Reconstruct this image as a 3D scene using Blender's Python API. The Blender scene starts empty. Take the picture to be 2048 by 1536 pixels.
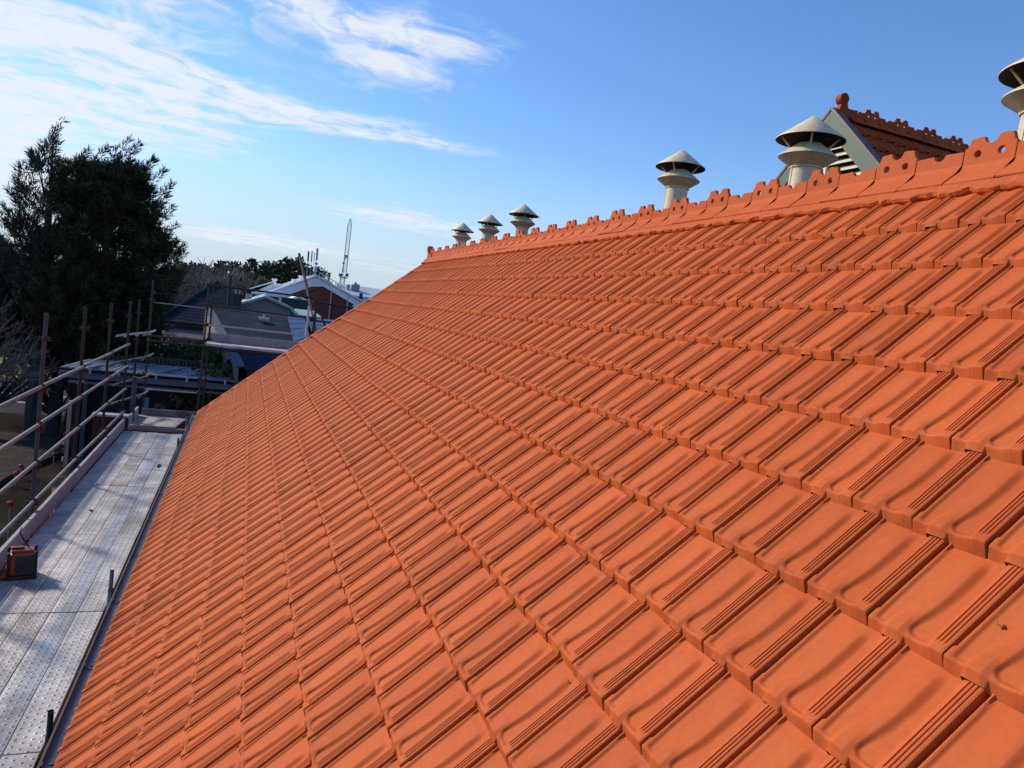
import bpy, math, random
import numpy as np
from mathutils import Vector, Matrix
random.seed(7); rng = np.random.default_rng(7)
S = bpy.context.scene; COL = S.collection
PI = math.pi

# ------------------------------------------------------------------ camera
CAM = Vector((-3.367, -1.788, -0.938))
FPX = 1405.9                       # focal length in photograph pixels (2048 wide)
RX = Vector((0.92873, -0.34755, 0.12913))    # image right, down and forward in world axes
RD = Vector((0.08888, -0.12943, -0.98760))
RF = Vector((0.35996, 0.92868, -0.08931))
cd = bpy.data.cameras.new('camera'); cam = bpy.data.objects.new('camera', cd); COL.objects.link(cam)
cd.sensor_fit = 'HORIZONTAL'; cd.sensor_width = 36.0; cd.lens = 36.0 * FPX / 2048.0
cd.clip_start = 0.05; cd.clip_end = 3000
cam.matrix_world = Matrix(((RX.x, -RD.x, -RF.x, CAM.x), (RX.y, -RD.y, -RF.y, CAM.y), (RX.z, -RD.z, -RF.z, CAM.z), (0, 0, 0, 1)))
S.camera = cam
S.render.resolution_x = 1024; S.render.resolution_y = 768

# ------------------------------------------------------------------ sun and sky
SUN_AZ = math.radians(-46)         # measured from +Y towards +X
SUN_EL = math.radians(33)
sdir = Vector((math.sin(SUN_AZ) * math.cos(SUN_EL), math.cos(SUN_AZ) * math.cos(SUN_EL), math.sin(SUN_EL)))
sl = bpy.data.lights.new('sun', 'SUN'); sl.energy = 3.9; sl.angle = math.radians(6.5); sl.color = (1.0, 0.87, 0.70)
sun = bpy.data.objects.new('sun', sl); COL.objects.link(sun); sun.rotation_euler = sdir.to_track_quat('Z', 'Y').to_euler()
S.view_settings.view_transform = 'Standard'; S.view_settings.look = 'None'
S.view_settings.exposure = 0.18; S.view_settings.gamma = 1.0

def build_world():
    w = bpy.data.worlds.new('World'); S.world = w; w.use_nodes = True
    nt = w.node_tree; nt.nodes.clear(); N = nt.nodes.new; L = nt.links.new
    out = N('ShaderNodeOutputWorld'); bg = N('ShaderNodeBackground'); L(bg.outputs[0], out.inputs[0])
    sky = N('ShaderNodeTexSky'); sky.sky_type = 'NISHITA'; sky.sun_disc = False
    sky.sun_elevation = SUN_EL; sky.sun_rotation = SUN_AZ; sky.altitude = 50; sky.air_density = 1.1; sky.dust_density = 0.1; sky.ozone_density = 1.5
    hs = N('ShaderNodeHueSaturation'); hs.inputs['Saturation'].default_value = 1.12; hs.inputs['Value'].default_value = 1.0
    L(sky.outputs[0], hs.inputs['Color'])
    tint = N('ShaderNodeMix'); tint.data_type = 'RGBA'; tint.blend_type = 'MULTIPLY'; tint.inputs[0].default_value = 1; L(hs.outputs[0], tint.inputs[6]); tint.inputs[7].default_value = (.96, 1.16, 1.50, 1)
    tc = N('ShaderNodeTexCoord'); sep = N('ShaderNodeSeparateXYZ'); L(tc.outputs['Generated'], sep.inputs[0])
    def M(op, a, b=None, c=None):
        n = N('ShaderNodeMath'); n.operation = op
        for i, v in enumerate((a, b, c)):
            if v is None: continue
            if isinstance(v, (int, float)): n.inputs[i].default_value = v
            else: L(v, n.inputs[i])
        return n.outputs[0]
    zz = M('ADD', M('MAXIMUM', sep.outputs[2], 0.0), 0.08)
    px = M('DIVIDE', sep.outputs[0], zz); py = M('DIVIDE', sep.outputs[1], zz)
    # pale air near the horizon
    hz0 = N('ShaderNodeMapRange'); hz0.interpolation_type = 'SMOOTHSTEP'; L(sep.outputs[2], hz0.inputs[0]); hz0.inputs[1].default_value = -.02; hz0.inputs[2].default_value = .25; hz0.inputs[3].default_value = .93; hz0.inputs[4].default_value = 0
    air = N('ShaderNodeMix'); air.data_type = 'RGBA'; L(hz0.outputs[0], air.inputs[0]); L(tint.outputs[2], air.inputs[6]); air.inputs[7].default_value = (4.3, 5.2, 6.1, 1)
    cb = N('ShaderNodeCombineXYZ'); L(px, cb.inputs[0]); L(py, cb.inputs[1])
    # slow warp of the cloud layer
    wn = N('ShaderNodeTexNoise'); wn.inputs['Scale'].default_value = 1.3; wn.inputs['Detail'].default_value = 3; L(cb.outputs[0], wn.inputs['Vector'])
    vm = N('ShaderNodeVectorMath'); vm.operation = 'MULTIPLY_ADD'; L(wn.outputs['Color'], vm.inputs[0]); vm.inputs[1].default_value = (.5, .5, 0)
    vs = N('ShaderNodeVectorMath'); vs.operation = 'SUBTRACT'; L(cb.outputs[0], vs.inputs[0]); vs.inputs[1].default_value = (.25, .25, 0)
    L(vs.outputs[0], vm.inputs[2]); P = vm.outputs[0]
    sx = N('ShaderNodeSeparateXYZ'); L(P, sx.inputs[0]); X, Y = sx.outputs[0], sx.outputs[1]
    def blob(cx, cy, rx, ry, deg, amp, sharp=1.0):
        c, s = math.cos(math.radians(deg)), math.sin(math.radians(deg))
        dx = M('SUBTRACT', X, cx); dy = M('SUBTRACT', Y, cy)
        u = M('DIVIDE', M('ADD', M('MULTIPLY', dx, c), M('MULTIPLY', dy, s)), rx)
        v = M('DIVIDE', M('SUBTRACT', M('MULTIPLY', dy, c), M('MULTIPLY', dx, s)), ry)
        q = M('ADD', M('MULTIPLY', u, u), M('MULTIPLY', v, v))
        return M('MULTIPLY', M('POWER', 2.718, M('MULTIPLY', q, -sharp)), amp)
    blobs = [(-1.75, 4.0, 1.0, 3.2, 0, .95), (-.75, 3.05, .55, .75, 10, .62), (-.45, 3.75, .55, .55, 20, .50), (-.30, 3.05, .75, .26, 8, .62), (.35, 3.15, .72, .17, 0, .66),
             (.05, 2.28, .46, .20, -5, .62), (.40, 2.32, .18, .32, 35, .60), (1.05, 4.95, .66, .42, 10, .80), (-.05, 7.0, 1.0, .6, -20, .72), (1.9, 7.5, 1.6, .9, 0, .5),
             (-2.4, 2.6, 1.2, 2.0, 0, .8), (.55, 2.6, .22, .25, 60, .30)]
    tot = None
    for b in blobs:
        o = blob(*b); tot = o if tot is None else M('ADD', tot, o)
    tot = M('MINIMUM', tot, .80)
    # streaky wisps and small puffs
    mp = N('ShaderNodeMapping'); mp.inputs['Rotation'].default_value = (0, 0, math.radians(-52)); mp.inputs['Scale'].default_value = (1.0, 3.4, 1)
    L(P, mp.inputs['Vector'])
    n1 = N('ShaderNodeTexNoise'); n1.inputs['Scale'].default_value = 1.9; n1.inputs['Detail'].default_value = 7; n1.inputs['Roughness'].default_value = .56; L(mp.outputs[0], n1.inputs['Vector'])
    n2 = N('ShaderNodeTexNoise'); n2.inputs['Scale'].default_value = 7.0; n2.inputs['Detail'].default_value = 5; n2.inputs['Roughness'].default_value = .62; n2.inputs['Distortion'].default_value = .9; L(P, n2.inputs['Vector'])
    nn = M('ADD', M('MULTIPLY', M('SUBTRACT', n1.outputs['Fac'], .5), 2.1), M('MULTIPLY', M('SUBTRACT', n2.outputs['Fac'], .5), 1.7))
    dens = M('ADD', M('SUBTRACT', tot, .31), M('MULTIPLY', nn, M('ADD', M('MULTIPLY', M('MINIMUM', tot, .8), 1.15), .10)))
    rmp = N('ShaderNodeMapRange'); rmp.interpolation_type = 'SMOOTHSTEP'; L(dens, rmp.inputs[0])
    rmp.inputs[1].default_value = -.10; rmp.inputs[2].default_value = .72; rmp.inputs[3].default_value = 0; rmp.inputs[4].default_value = .93
    # no cloud layer below the horizon
    hz = N('ShaderNodeMapRange'); L(sep.outputs[2], hz.inputs[0]); hz.inputs[1].default_value = 0; hz.inputs[2].default_value = .03
    fac = M('MULTIPLY', rmp.outputs[0], hz.outputs[0])
    mx = N('ShaderNodeMix'); mx.data_type = 'RGBA'; L(fac, mx.inputs[0]); L(air.outputs[2], mx.inputs[6])
    mx.inputs[7].default_value = (6.9, 7.2, 7.6, 1)
    L(mx.outputs[2], bg.inputs[0]); bg.inputs[1].default_value = 0.108
build_world()

# ------------------------------------------------------------------ helpers
ORG = {}
def origin(o):
    return ORG.get(o.name, Vector((0, 0, 0))) if o else Vector((0, 0, 0))
def thing(name, label, cat, loc=(0, 0, 0), group=None, kind=None):
    o = bpy.data.objects.new(name, None); COL.objects.link(o); o.location = loc; ORG[o.name] = Vector(loc)
    o.empty_display_size = .2
    tag(o, label, cat, group, kind); return o
def tag(o, label=None, cat=None, group=None, kind=None):
    if label: o['label'] = label
    if cat: o['category'] = cat
    if group: o['group'] = group
    if kind: o['kind'] = kind
    return o
def link(name, me, mat, parent=None, smooth=False):
    o = bpy.data.objects.new(name, me); COL.objects.link(o)
    if mat:
        me.materials.append(mat)
    if parent: o.parent = parent; ORG[o.name] = origin(parent)
    if smooth:
        me.polygons.foreach_set('use_smooth', np.ones(len(me.polygons), bool))
    return o
class MB:
    def __init__(s): s.v = []; s.f = []
    def quad(s, *p):
        n = len(s.v); s.v += [Vector(q) for q in p]; s.f.append(tuple(range(n, n + len(p)))); return s
    def box(s, c, size, rot=None):
        c = Vector(c); hx, hy, hz = [q / 2 for q in size]; n = len(s.v)
        for x in (-hx, hx):
            for y in (-hy, hy):
                for z in (-hz, hz):
                    p = Vector((x, y, z))
                    if rot is not None: p = rot @ p
                    s.v.append(c + p)
        for a in ((0, 1, 3, 2), (4, 6, 7, 5), (0, 4, 5, 1), (2, 3, 7, 6), (0, 2, 6, 4), (1, 5, 7, 3)): s.f.append(tuple(n + i for i in a))
        return s
    def span(s, a, b):
        a = Vector(a); b = Vector(b); return s.box((a + b) / 2, [abs(b[i] - a[i]) for i in range(3)])
    def tube(s, p0, p1, r0, r1=None, n=10, cap=True):
        p0 = Vector(p0); p1 = Vector(p1); r1 = r0 if r1 is None else r1; d = p1 - p0
        if d.length < 1e-6: return s
        q = d.to_track_quat('Z', 'Y'); k = len(s.v)
        for P, r in ((p0, r0), (p1, r1)):
            for i in range(n):
                a = 2 * PI * i / n; s.v.append(P + q @ Vector((r * math.cos(a), r * math.sin(a), 0)))
        for i in range(n):
            j = (i + 1) % n; s.f.append((k + i, k + j, k + n + j, k + n + i))
        if cap: s.f.append(tuple(k + i for i in range(n - 1, -1, -1))); s.f.append(tuple(k + n + i for i in range(n)))
        return s
    def prism(s, poly, ext):
        ext = Vector(ext); poly = [Vector(p) for p in poly]; n = len(poly); k = len(s.v)
        s.v += poly + [p + ext for p in poly]
        s.f.append(tuple(range(k, k + n))); s.f.append(tuple(range(k + 2 * n - 1, k + n - 1, -1)))
        for i in range(n):
            j = (i + 1) % n; s.f.append((k + i, k + n + i, k + n + j, k + j))
        return s
    def lathe(s, prof, c=(0, 0, 0), n=40):
        c = Vector(c); k = len(s.v)
        for r, z in prof:
            for i in range(n):
                a = 2 * PI * i / n; s.v.append(c + Vector((r * math.cos(a), r * math.sin(a), z)))
        for j in range(len(prof) - 1):
            for i in range(n):
                i2 = (i + 1) % n; s.f.append((k + j * n + i, k + j * n + i2, k + (j + 1) * n + i2, k + (j + 1) * n + i))
        return s
    def build(s, name, mat, parent=None, bevel=0, smooth=False, fixn=True):
        off = origin(parent); me = bpy.data.meshes.new(name)
        me.from_pydata([tuple(v - off) for v in s.v], [], s.f)
        if fixn:
            import bmesh
            b = bmesh.new(); b.from_mesh(me); bmesh.ops.recalc_face_normals(b, faces=b.faces); b.to_mesh(me); b.free()
        o = link(name, me, mat, parent, smooth)
        if bevel:
            m = o.modifiers.new('bevel', 'BEVEL'); m.width = bevel; m.segments = 2; m.limit_method = 'ANGLE'
        return o
def np_mesh(name, V, F, mat, parent=None, attr=None, smooth=False, smooth_mask=None):
    """V (n,3), F (m,4) quads"""
    off = origin(parent); me = bpy.data.meshes.new(name); V = V - np.array(off)
    me.vertices.add(len(V)); me.vertices.foreach_set('co', V.astype(np.float32).ravel())
    k = F.shape[1]; me.loops.add(F.size); me.loops.foreach_set('vertex_index', F.astype(np.int32).ravel())
    me.polygons.add(len(F)); me.polygons.foreach_set('loop_start', np.arange(0, F.size, k, dtype=np.int32))
    me.update(calc_edges=True)
    if smooth: me.polygons.foreach_set('use_smooth', np.ones(len(F), bool) if smooth_mask is None else smooth_mask)
    if attr:
        for nm, arr in attr.items():
            a = me.attributes.new(nm, 'FLOAT', 'POINT'); a.data.foreach_set('value', arr.astype(np.float32))
    me.validate(); return link(name, me, mat, parent)
def ray(px, py): return RX * ((px - 1024) / FPX) + RD * ((py - 768) / FPX) + RF
def atY(px, py, Y): d = ray(px, py); return CAM + d * ((Y - CAM.y) / d.y)
def atZ(px, py, Z): d = ray(px, py); return CAM + d * ((Z - CAM.z) / d.z)

# ------------------------------------------------------------------ materials
def newmat(name):
    m = bpy.data.materials.new(name); m.use_nodes = True; nt = m.node_tree; nt.nodes.clear()
    out = nt.nodes.new('ShaderNodeOutputMaterial'); b = nt.nodes.new('ShaderNodeBsdfPrincipled'); nt.links.new(b.outputs[0], out.inputs[0])
    return m, nt, b
def rgba(c): return (c[0], c[1], c[2], 1)
def mat(name, col, rough=.6, metal=0, var=.25, scale=6, bump=.0, col2=None, c2amt=.5, c2scale=2.5, objvar=0.0, coord='Object', spec=.5, stretch=None):
    m, nt, b = newmat(name); N = nt.nodes.new; L = nt.links.new
    tc = N('ShaderNodeTexCoord'); vec = tc.outputs[coord]
    if stretch:
        mp = N('ShaderNodeMapping'); mp.inputs['Scale'].default_value = stretch; L(vec, mp.inputs['Vector']); vec = mp.outputs[0]
    n = N('ShaderNodeTexNoise'); n.inputs['Scale'].default_value = scale; n.inputs['Detail'].default_value = 8; n.inputs['Roughness'].default_value = .62; L(vec, n.inputs['Vector'])
    mr = N('ShaderNodeMapRange'); L(n.outputs['Fac'], mr.inputs[0]); mr.inputs[1].default_value = .25; mr.inputs[2].default_value = .75; mr.inputs[3].default_value = 1 - var; mr.inputs[4].default_value = 1 + var
    base = N('ShaderNodeRGB'); base.outputs[0].default_value = rgba(col); cur = base.outputs[0]
    if col2 is not None:
        n2 = N('ShaderNodeTexNoise'); n2.inputs['Scale'].default_value = c2scale; n2.inputs['Detail'].default_value = 9; n2.inputs['Roughness'].default_value = .7; L(vec, n2.inputs['Vector'])
        r2 = N('ShaderNodeMapRange'); L(n2.outputs['Fac'], r2.inputs[0]); t = .78 - .5 * c2amt; r2.inputs[1].default_value = t - .06; r2.inputs[2].default_value = t + .10
        mx = N('ShaderNodeMix'); mx.data_type = 'RGBA'; L(r2.outputs[0], mx.inputs[0]); L(cur, mx.inputs[6]); mx.inputs[7].default_value = rgba(col2); cur = mx.outputs[2]
    hv = N('ShaderNodeHueSaturation'); L(cur, hv.inputs['Color']); 
    if objvar:
        oi = N('ShaderNodeObjectInfo'); r3 = N('ShaderNodeMapRange'); L(oi.outputs['Random'], r3.inputs[0]); r3.inputs[3].default_value = 1 - objvar; r3.inputs[4].default_value = 1 + objvar
        mm = N('ShaderNodeMath'); mm.operation = 'MULTIPLY'; L(mr.outputs[0], mm.inputs[0]); L(r3.outputs[0], mm.inputs[1]); L(mm.outputs[0], hv.inputs['Value'])
    else: L(mr.outputs[0], hv.inputs['Value'])
    L(hv.outputs[0], b.inputs['Base Color']); b.inputs['Roughness'].default_value = rough; b.inputs['Metallic'].default_value = metal; b.inputs['Specular IOR Level'].default_value = spec
    if bump:
        bp = N('ShaderNodeBump'); bp.inputs['Strength'].default_value = bump; bp.inputs['Distance'].default_value = .02; L(n.outputs['Fac'], bp.inputs['Height']); L(bp.outputs[0], b.inputs['Normal'])
    return m

def terracotta(name, col, dark, attr='tone'):
    m, nt, b = newmat(name); N = nt.nodes.new; L = nt.links.new
    tc = N('ShaderNodeTexCoord'); vec = tc.outputs['Object']
    def noise(sc, det=6, rg=.6):
        n = N('ShaderNodeTexNoise'); n.inputs['Scale'].default_value = sc; n.inputs['Detail'].default_value = det; n.inputs['Roughness'].default_value = rg; L(vec, n.inputs['Vector']); return n.outputs['Fac']
    def rng_(f, a, b_, c, d):
        r = N('ShaderNodeMapRange'); L(f, r.inputs[0]); r.inputs[1].default_value = a; r.inputs[2].default_value = b_; r.inputs[3].default_value = c; r.inputs[4].default_value = d; return r.outputs[0]
    def mul(a, c):
        n = N('ShaderNodeMath'); n.operation = 'MULTIPLY'; L(a, n.inputs[0]); L(c, n.inputs[1]); return n.outputs[0]
    def mix(f, a, colr):
        n = N('ShaderNodeMix'); n.data_type = 'RGBA'; L(f, n.inputs[0]); L(a, n.inputs[6]); n.inputs[7].default_value = rgba(colr); return n.outputs[2]
    at = N('ShaderNodeAttribute'); at.attribute_name = attr
    base = N('ShaderNodeRGB'); base.outputs[0].default_value = rgba(col); cur = base.outputs[0]
    tn = rng_(at.outputs['Fac'], .1, .95, .22, 0); cur = mix(tn, cur, (dark[0] * .9, dark[1] * .85, dark[2] * .9))
    # kiln colour change: paler and browner patches
    cur = mix(rng_(noise(5.5, 7), .40, .72, 0, .55), cur, (col[0] * .98, col[1] * 1.16, col[2] * 1.25))
    cur = mix(rng_(noise(2.1, 5), .45, .75, 0, .45), cur, dark)
    # pale dust scuffs and small dark soot patches
    cur = mix(rng_(noise(24, 8, .75), .64, .74, 0, .30), cur, (col[0] * 1.0, col[1] * 1.7, col[2] * 2.4))
    sp = rng_(noise(9.5, 9, .72), .635, .74, 0, .62); cur = mix(sp, cur, (.12, .065, .045))
    cur = mix(rng_(noise(150, 2, .5), .72, .80, 0, .55), cur, (.09, .05, .03))
    ed = N('ShaderNodeAttribute'); ed.attribute_name = 'edge'     # lime and lichen specks on the drip edges
    cur = mix(mul(ed.outputs['Fac'], rng_(noise(38, 8, .8), .50, .62, 0, .75)), cur, (.17, .115, .055))
    hv = N('ShaderNodeHueSaturation'); L(cur, hv.inputs['Color'])
    L(mul(rng_(at.outputs['Fac'], 0, 1, .92, 1.08), rng_(noise(45, 6), .3, .7, .94, 1.06)), hv.inputs['Value'])
    L(hv.outputs[0], b.inputs['Base Color']); b.inputs['Roughness'].default_value = .6; b.inputs['Specular IOR Level'].default_value = .08
    bp = N('ShaderNodeBump'); bp.inputs['Strength'].default_value = .12; bp.inputs['Distance'].default_value = .003; L(noise(160, 6, .7), bp.inputs['Height'])
    b2 = N('ShaderNodeBump'); b2.inputs['Strength'].default_value = .10; b2.inputs['Distance'].default_value = .01; L(noise(18, 5, .6), b2.inputs['Height']); L(bp.outputs[0], b2.inputs['Normal'])
    L(b2.outputs[0], b.inputs['Normal'])
    return m
TILE = terracotta('terracotta', (.50, .110, .030), (.43, .088, .024))
SHADETILE = terracotta('shaded_terracotta', (.44, .080, .020), (.28, .045, .015))  # darker tile copy: the gable slope's shade is put into the colour
RIDGE = terracotta('ridge_terracotta', (.52, .115, .034), (.44, .092, .028))
MORTAR = mat('mortar', (.49, .112, .034), .8, var=.14, scale=26, bump=.45, spec=.1, col2=(.53, .125, .040), c2amt=.5, c2scale=9)
GALV = mat('galvanised', (.36, .37, .40), .5, .35, var=.3, scale=14, col2=(.55, .50, .44), c2amt=.35, c2scale=6, objvar=.12)
DKSTEEL = mat('dark_steel', (.018, .028, .024), .55, .3, var=.4, scale=10, col2=(.034, .034, .028), c2amt=.35, c2scale=5, objvar=.2)
RAILM = mat('rail_tube', (.13, .16, .155), .6, .1, var=.35, scale=16, col2=(.24, .26, .235), c2amt=.5, c2scale=11, objvar=.15, bump=.3)
POSTM = mat('post_steel', (.045, .062, .072), .55, .2, var=.4, scale=7, col2=(.08, .05, .034), c2amt=.35, c2scale=4)
RUST = mat('rusty_clamp', (.060, .032, .022), .8, 0, var=.5, scale=20)
GUTTER = mat('gutter_grey', (.075, .082, .098), .4, .2, var=.15, scale=9, col2=(.20, .20, .20), c2amt=.2, c2scale=14)
MAROON = mat('maroon', (.05, .012, .014), .45, 0, var=.2)
VENTM = mat('vent_paint', (.66, .555, .365), .55, .0, var=.12, scale=7, col2=(.40, .31, .19), c2amt=.42, c2scale=5, bump=.15, stretch=(2.2, 2.2, .45))
VENTIN = mat('vent_shade', (.035, .030, .024), .9, 0, var=.4, scale=9, col2=(.12, .09, .06), c2amt=.3, c2scale=9)  # near black: shade under the cap and in the gap put into colour
GREENB = mat('barge_green', (.066, .108, .076), .55, 0, var=.10, scale=8, col2=(.10, .13, .105), c2amt=.3)
BROWNC = mat('barge_cap', (.115, .080, .068), .5, .1, var=.2, scale=9)
CREAM = mat('cream_louvre', (.66, .63, .46), .6, 0, var=.08, scale=8)
BLACK = mat('blackish', (.012, .012, .014), .7, 0, var=.2)
TIMBER = mat('timber', (.30, .235, .16), .8, 0, var=.25, scale=10, stretch=(8, 1, 1), bump=.3)
PLY = mat('ply', (.30, .25, .20), .75, 0, var=.2, scale=9, col2=(.36, .34, .33), c2amt=.5, c2scale=3)

def plank_material():
    m, nt, b = newmat('galvanised_plank'); N = nt.nodes.new; L = nt.links.new
    tc = N('ShaderNodeTexCoord'); sep = N('ShaderNodeSeparateXYZ'); L(tc.outputs['Object'], sep.inputs[0])
    def M(op, a, b_=None, c=None):
        n = N('ShaderNodeMath'); n.operation = op
        for i, v in enumerate((a, b_, c)):
            if v is None: continue
            if isinstance(v, (int, float)): n.inputs[i].default_value = v
            else: L(v, n.inputs[i])
        return n.outputs[0]
    # staggered pressed anti slip holes
    sx, sy = .058, .075
    col = M('FLOOR', M('DIVIDE', sep.outputs[0], sx)); fx = M('SUBTRACT', M('FRACT', M('DIVIDE', sep.outputs[0], sx)), .5)
    yo = M('MULTIPLY', M('MODULO', M('ADD', col, 100), 2), .5)
    fy = M('SUBTRACT', M('FRACT', M('ADD', M('DIVIDE', sep.outputs[1], sy), yo)), .5)
    d = M('SQRT', M('ADD', M('POWER', M('MULTIPLY', fx, sx), 2), M('POWER', M('MULTIPLY', fy, sy), 2)))
    hole = M('LESS_THAN', d, .0052); 
    rim = N('ShaderNodeMapRange'); rim.interpolation_type = 'SMOOTHSTEP'; L(d, rim.inputs[0]); rim.inputs[1].default_value = .006; rim.inputs[2].default_value = .016; rim.inputs[3].default_value = 1; rim.inputs[4].default_value = 0
    oi = N('ShaderNodeObjectInfo')
    off = N('ShaderNodeVectorMath'); off.operation = 'ADD'; L(tc.outputs['Object'], off.inputs[0]); 
    rv = N('ShaderNodeVectorMath'); rv.operation = 'SCALE'; rv.inputs[0].default_value = (17, 31, 5); L(oi.outputs['Random'], rv.inputs['Scale']); L(rv.outputs[0], off.inputs[1])
    def noise(sc, det=8, rg=.65):
        n = N('ShaderNodeTexNoise'); n.inputs['Scale'].default_value = sc; n.inputs['Detail'].default_value = det; n.inputs['Roughness'].default_value = rg; L(off.outputs[0], n.inputs['Vector']); return n.outputs['Fac']
    def R(f, a, b_, c, d_):
        r = N('ShaderNodeMapRange'); L(f, r.inputs[0]); r.inputs[1].default_value = a; r.inputs[2].default_value = b_; r.inputs[3].default_value = c; r.inputs[4].default_value = d_; return r.outputs[0]
    def mix(f, a, colr):
        n = N('ShaderNodeMix'); n.data_type = 'RGBA'; L(f, n.inputs[0]); L(a, n.inputs[6]); n.inputs[7].default_value = rgba(colr); return n.outputs[2]
    base = N('ShaderNodeRGB'); base.outputs[0].default_value = (.35, .335, .32, 1); cur = base.outputs[0]
    cur = mix(R(oi.outputs['Random'], 0, 1, 0, .55), cur, (.52, .50, .46))
    cur = mix(R(noise(2.2, 9, .7), .47, .57, 0, .85), cur, (.58, .565, .53))       # cement dust
    cur = mix(R(noise(13, 9, .8), .53, .62, 0, .75), cur, (.27, .23, .18))         # dirt speckle
    cur = mix(R(noise(1.3, 6, .6), .52, .64, 0, .8), cur, (.25, .22, .165))        # mud
    cur = mix(R(noise(55, 4, .6), .64, .70, 0, .65), cur, (.20, .18, .16))
    hv = N('ShaderNodeHueSaturation'); L(cur, hv.inputs['Color']); L(M('MULTIPLY', R(oi.outputs['Random'], 0, 1, .86, 1.1), R(noise(6), .3, .7, .9, 1.1)), hv.inputs['Value'])
    c2 = mix(hole, hv.outputs[0], (.02, .02, .022))
    L(c2, b.inputs['Base Color']); b.inputs['Roughness'].default_value = .58; b.inputs['Metallic'].default_value = .2
    bp = N('ShaderNodeBump'); bp.inputs['Strength'].default_value = .8; bp.inputs['Distance'].default_value = .006; L(rim.outputs[0], bp.inputs['Height']); L(bp.outputs[0], b.inputs['Normal'])
    return m
PLANKM = plank_material()

# ------------------------------------------------------------------ tile field generator
G = .34; W = .2242; PA = math.radians(43.5)
YS = np.array(sorted(set([0, .006, .016, .028, .04, .05, .062, .075, .09, .11, .135, .16, .18, .195, .208, .222, .24, .27, .30, .33] + [round(.352 + .0115 * i, 4) for i in range(24)] + [.635, .66, .68, .70, .715, .73, .745, .758, .772, .785, .80, .806, .816, .824, .846, .853, .863, .870, .893, .900, .910, .918, .940, .954, .959, .963, 1.0])))
TS = np.array([0, .0165, .0190, .0220, .0252, .0285, .0320, .0355, .0390, .0430, .0475, .053, .060, .069, .080, .094, .112, .135, .165, .20, .24, .275, .30, .318, .338, .37])
def sstep(x): x = np.clip(x, 0, 1); return x * x * (3 - 2 * x)
def tile_shape():
    """heights in mm: two troughs sunk in a plateau, the second one ending in a crisp rounded U above the nose"""
    T, Yv = np.meshgrid(TS, YS, indexing='ij')
    k = sstep((.115 - T) / .075)
    rim = np.interp(Yv, [0, .05, .12, .19, .24, .38, .45, .56, .66, .74], [14.5, 11.5, 7.5, 10.5, 16.8, 16.8, 10.5, 6.8, 10, 18])
    plateau = 15.2 * (1 - k) + rim * k
    # second trough
    yL = .492 - .065 * sstep((.15 - T) / .11)
    dl = (Yv - yL) * W; db = T - .0270; Rr = .030
    ins = np.where((dl < Rr) & (db < Rr), Rr - np.hypot(Rr - dl, Rr - db), np.minimum(dl, db))
    wd = .0095 + .017 * sstep((T - .05) / .16)
    s2 = sstep(ins / wd) * sstep((.334 - T) / .035 + .05)
    H = plateau * (1 - s2) + (3.2 - 1.2 * k) * s2
    # first trough, wide above and pinched towards the nose
    yR = .205 + .27 * sstep((T - .035) / .12)
    dR = (yR - Yv) * W; dA = (Yv - .030) * W; db = T - .0265; Rr = .018
    wR = .009 + .055 * sstep((T - .04) / .12)
    sR = sstep(dR / wR); sA = sstep(dA / .011); sB = sstep(db / .010)
    s1 = sR * sA * sB
    H = np.where(Yv < yL + .02, np.minimum(H, plateau * (1 - s1) + (5.2 + 3.3 * (1 - k)) * s1), H)
    # right hand side: rise to the ribbed side roll
    rib = np.interp(Yv, [.68, .715, .745, .772, .80, .945, .958, .962, 1.0], [0, 3.5, 9.5, 18.5, 22, 22, 19.5, -30, -30])
    H = np.where(Yv > .68, np.where(Yv > .955, rib, np.maximum(H * (Yv < .76), rib)), H)
    H = np.where(Yv < .006, -10, np.where(Yv < .012, np.minimum(H, 14), H))
    # head: everything dies out under the next course
    hd = sstep((.332 - T) / .03); m = (Yv > .03) & (Yv < .72); H = np.where(m, 6.0 + (H - 6.0) * (.1 + .9 * hd), H)
    gr = np.zeros_like(Yv)                                            # three fine grooves along the side roll
    for a in (.811, .858, .905): gr = np.maximum(gr, (np.abs(Yv - a) < .006) * 1.0)
    H = (H - gr * 3.0 * np.clip((T - .040) / .012, 0, 1)) * .001
    body = H > -.009
    H = H + np.where(body, .028 * (1 - T / G), .0)
    H[1] -= body[1] * .0060; H[2] -= body[2] * .0022; H[3] -= body[3] * .0004
    cut = np.interp(YS, [0, .185, .195, .452, .462, 1.0], [0, 0, 1, 1, 0, 0])      # notch over the roll of the tile below
    H[0, :] = .0045 + .019 * cut
    # scalloped edge closing the joint at the nose
    Yw = Yv.copy(); nose = T < .058
    Yw = np.where(nose & (Yv < .03), Yv - .030 * (1 - Yv / .03) * np.clip((.062 - T) / .010, 0, 1), Yw)
    H = np.where(nose & (Yv < .005), H[:, 1:2] - .002, H); H[0, :2] = .0045
    H[0, -2:] = -.02
    return T, Yw, H
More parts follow.
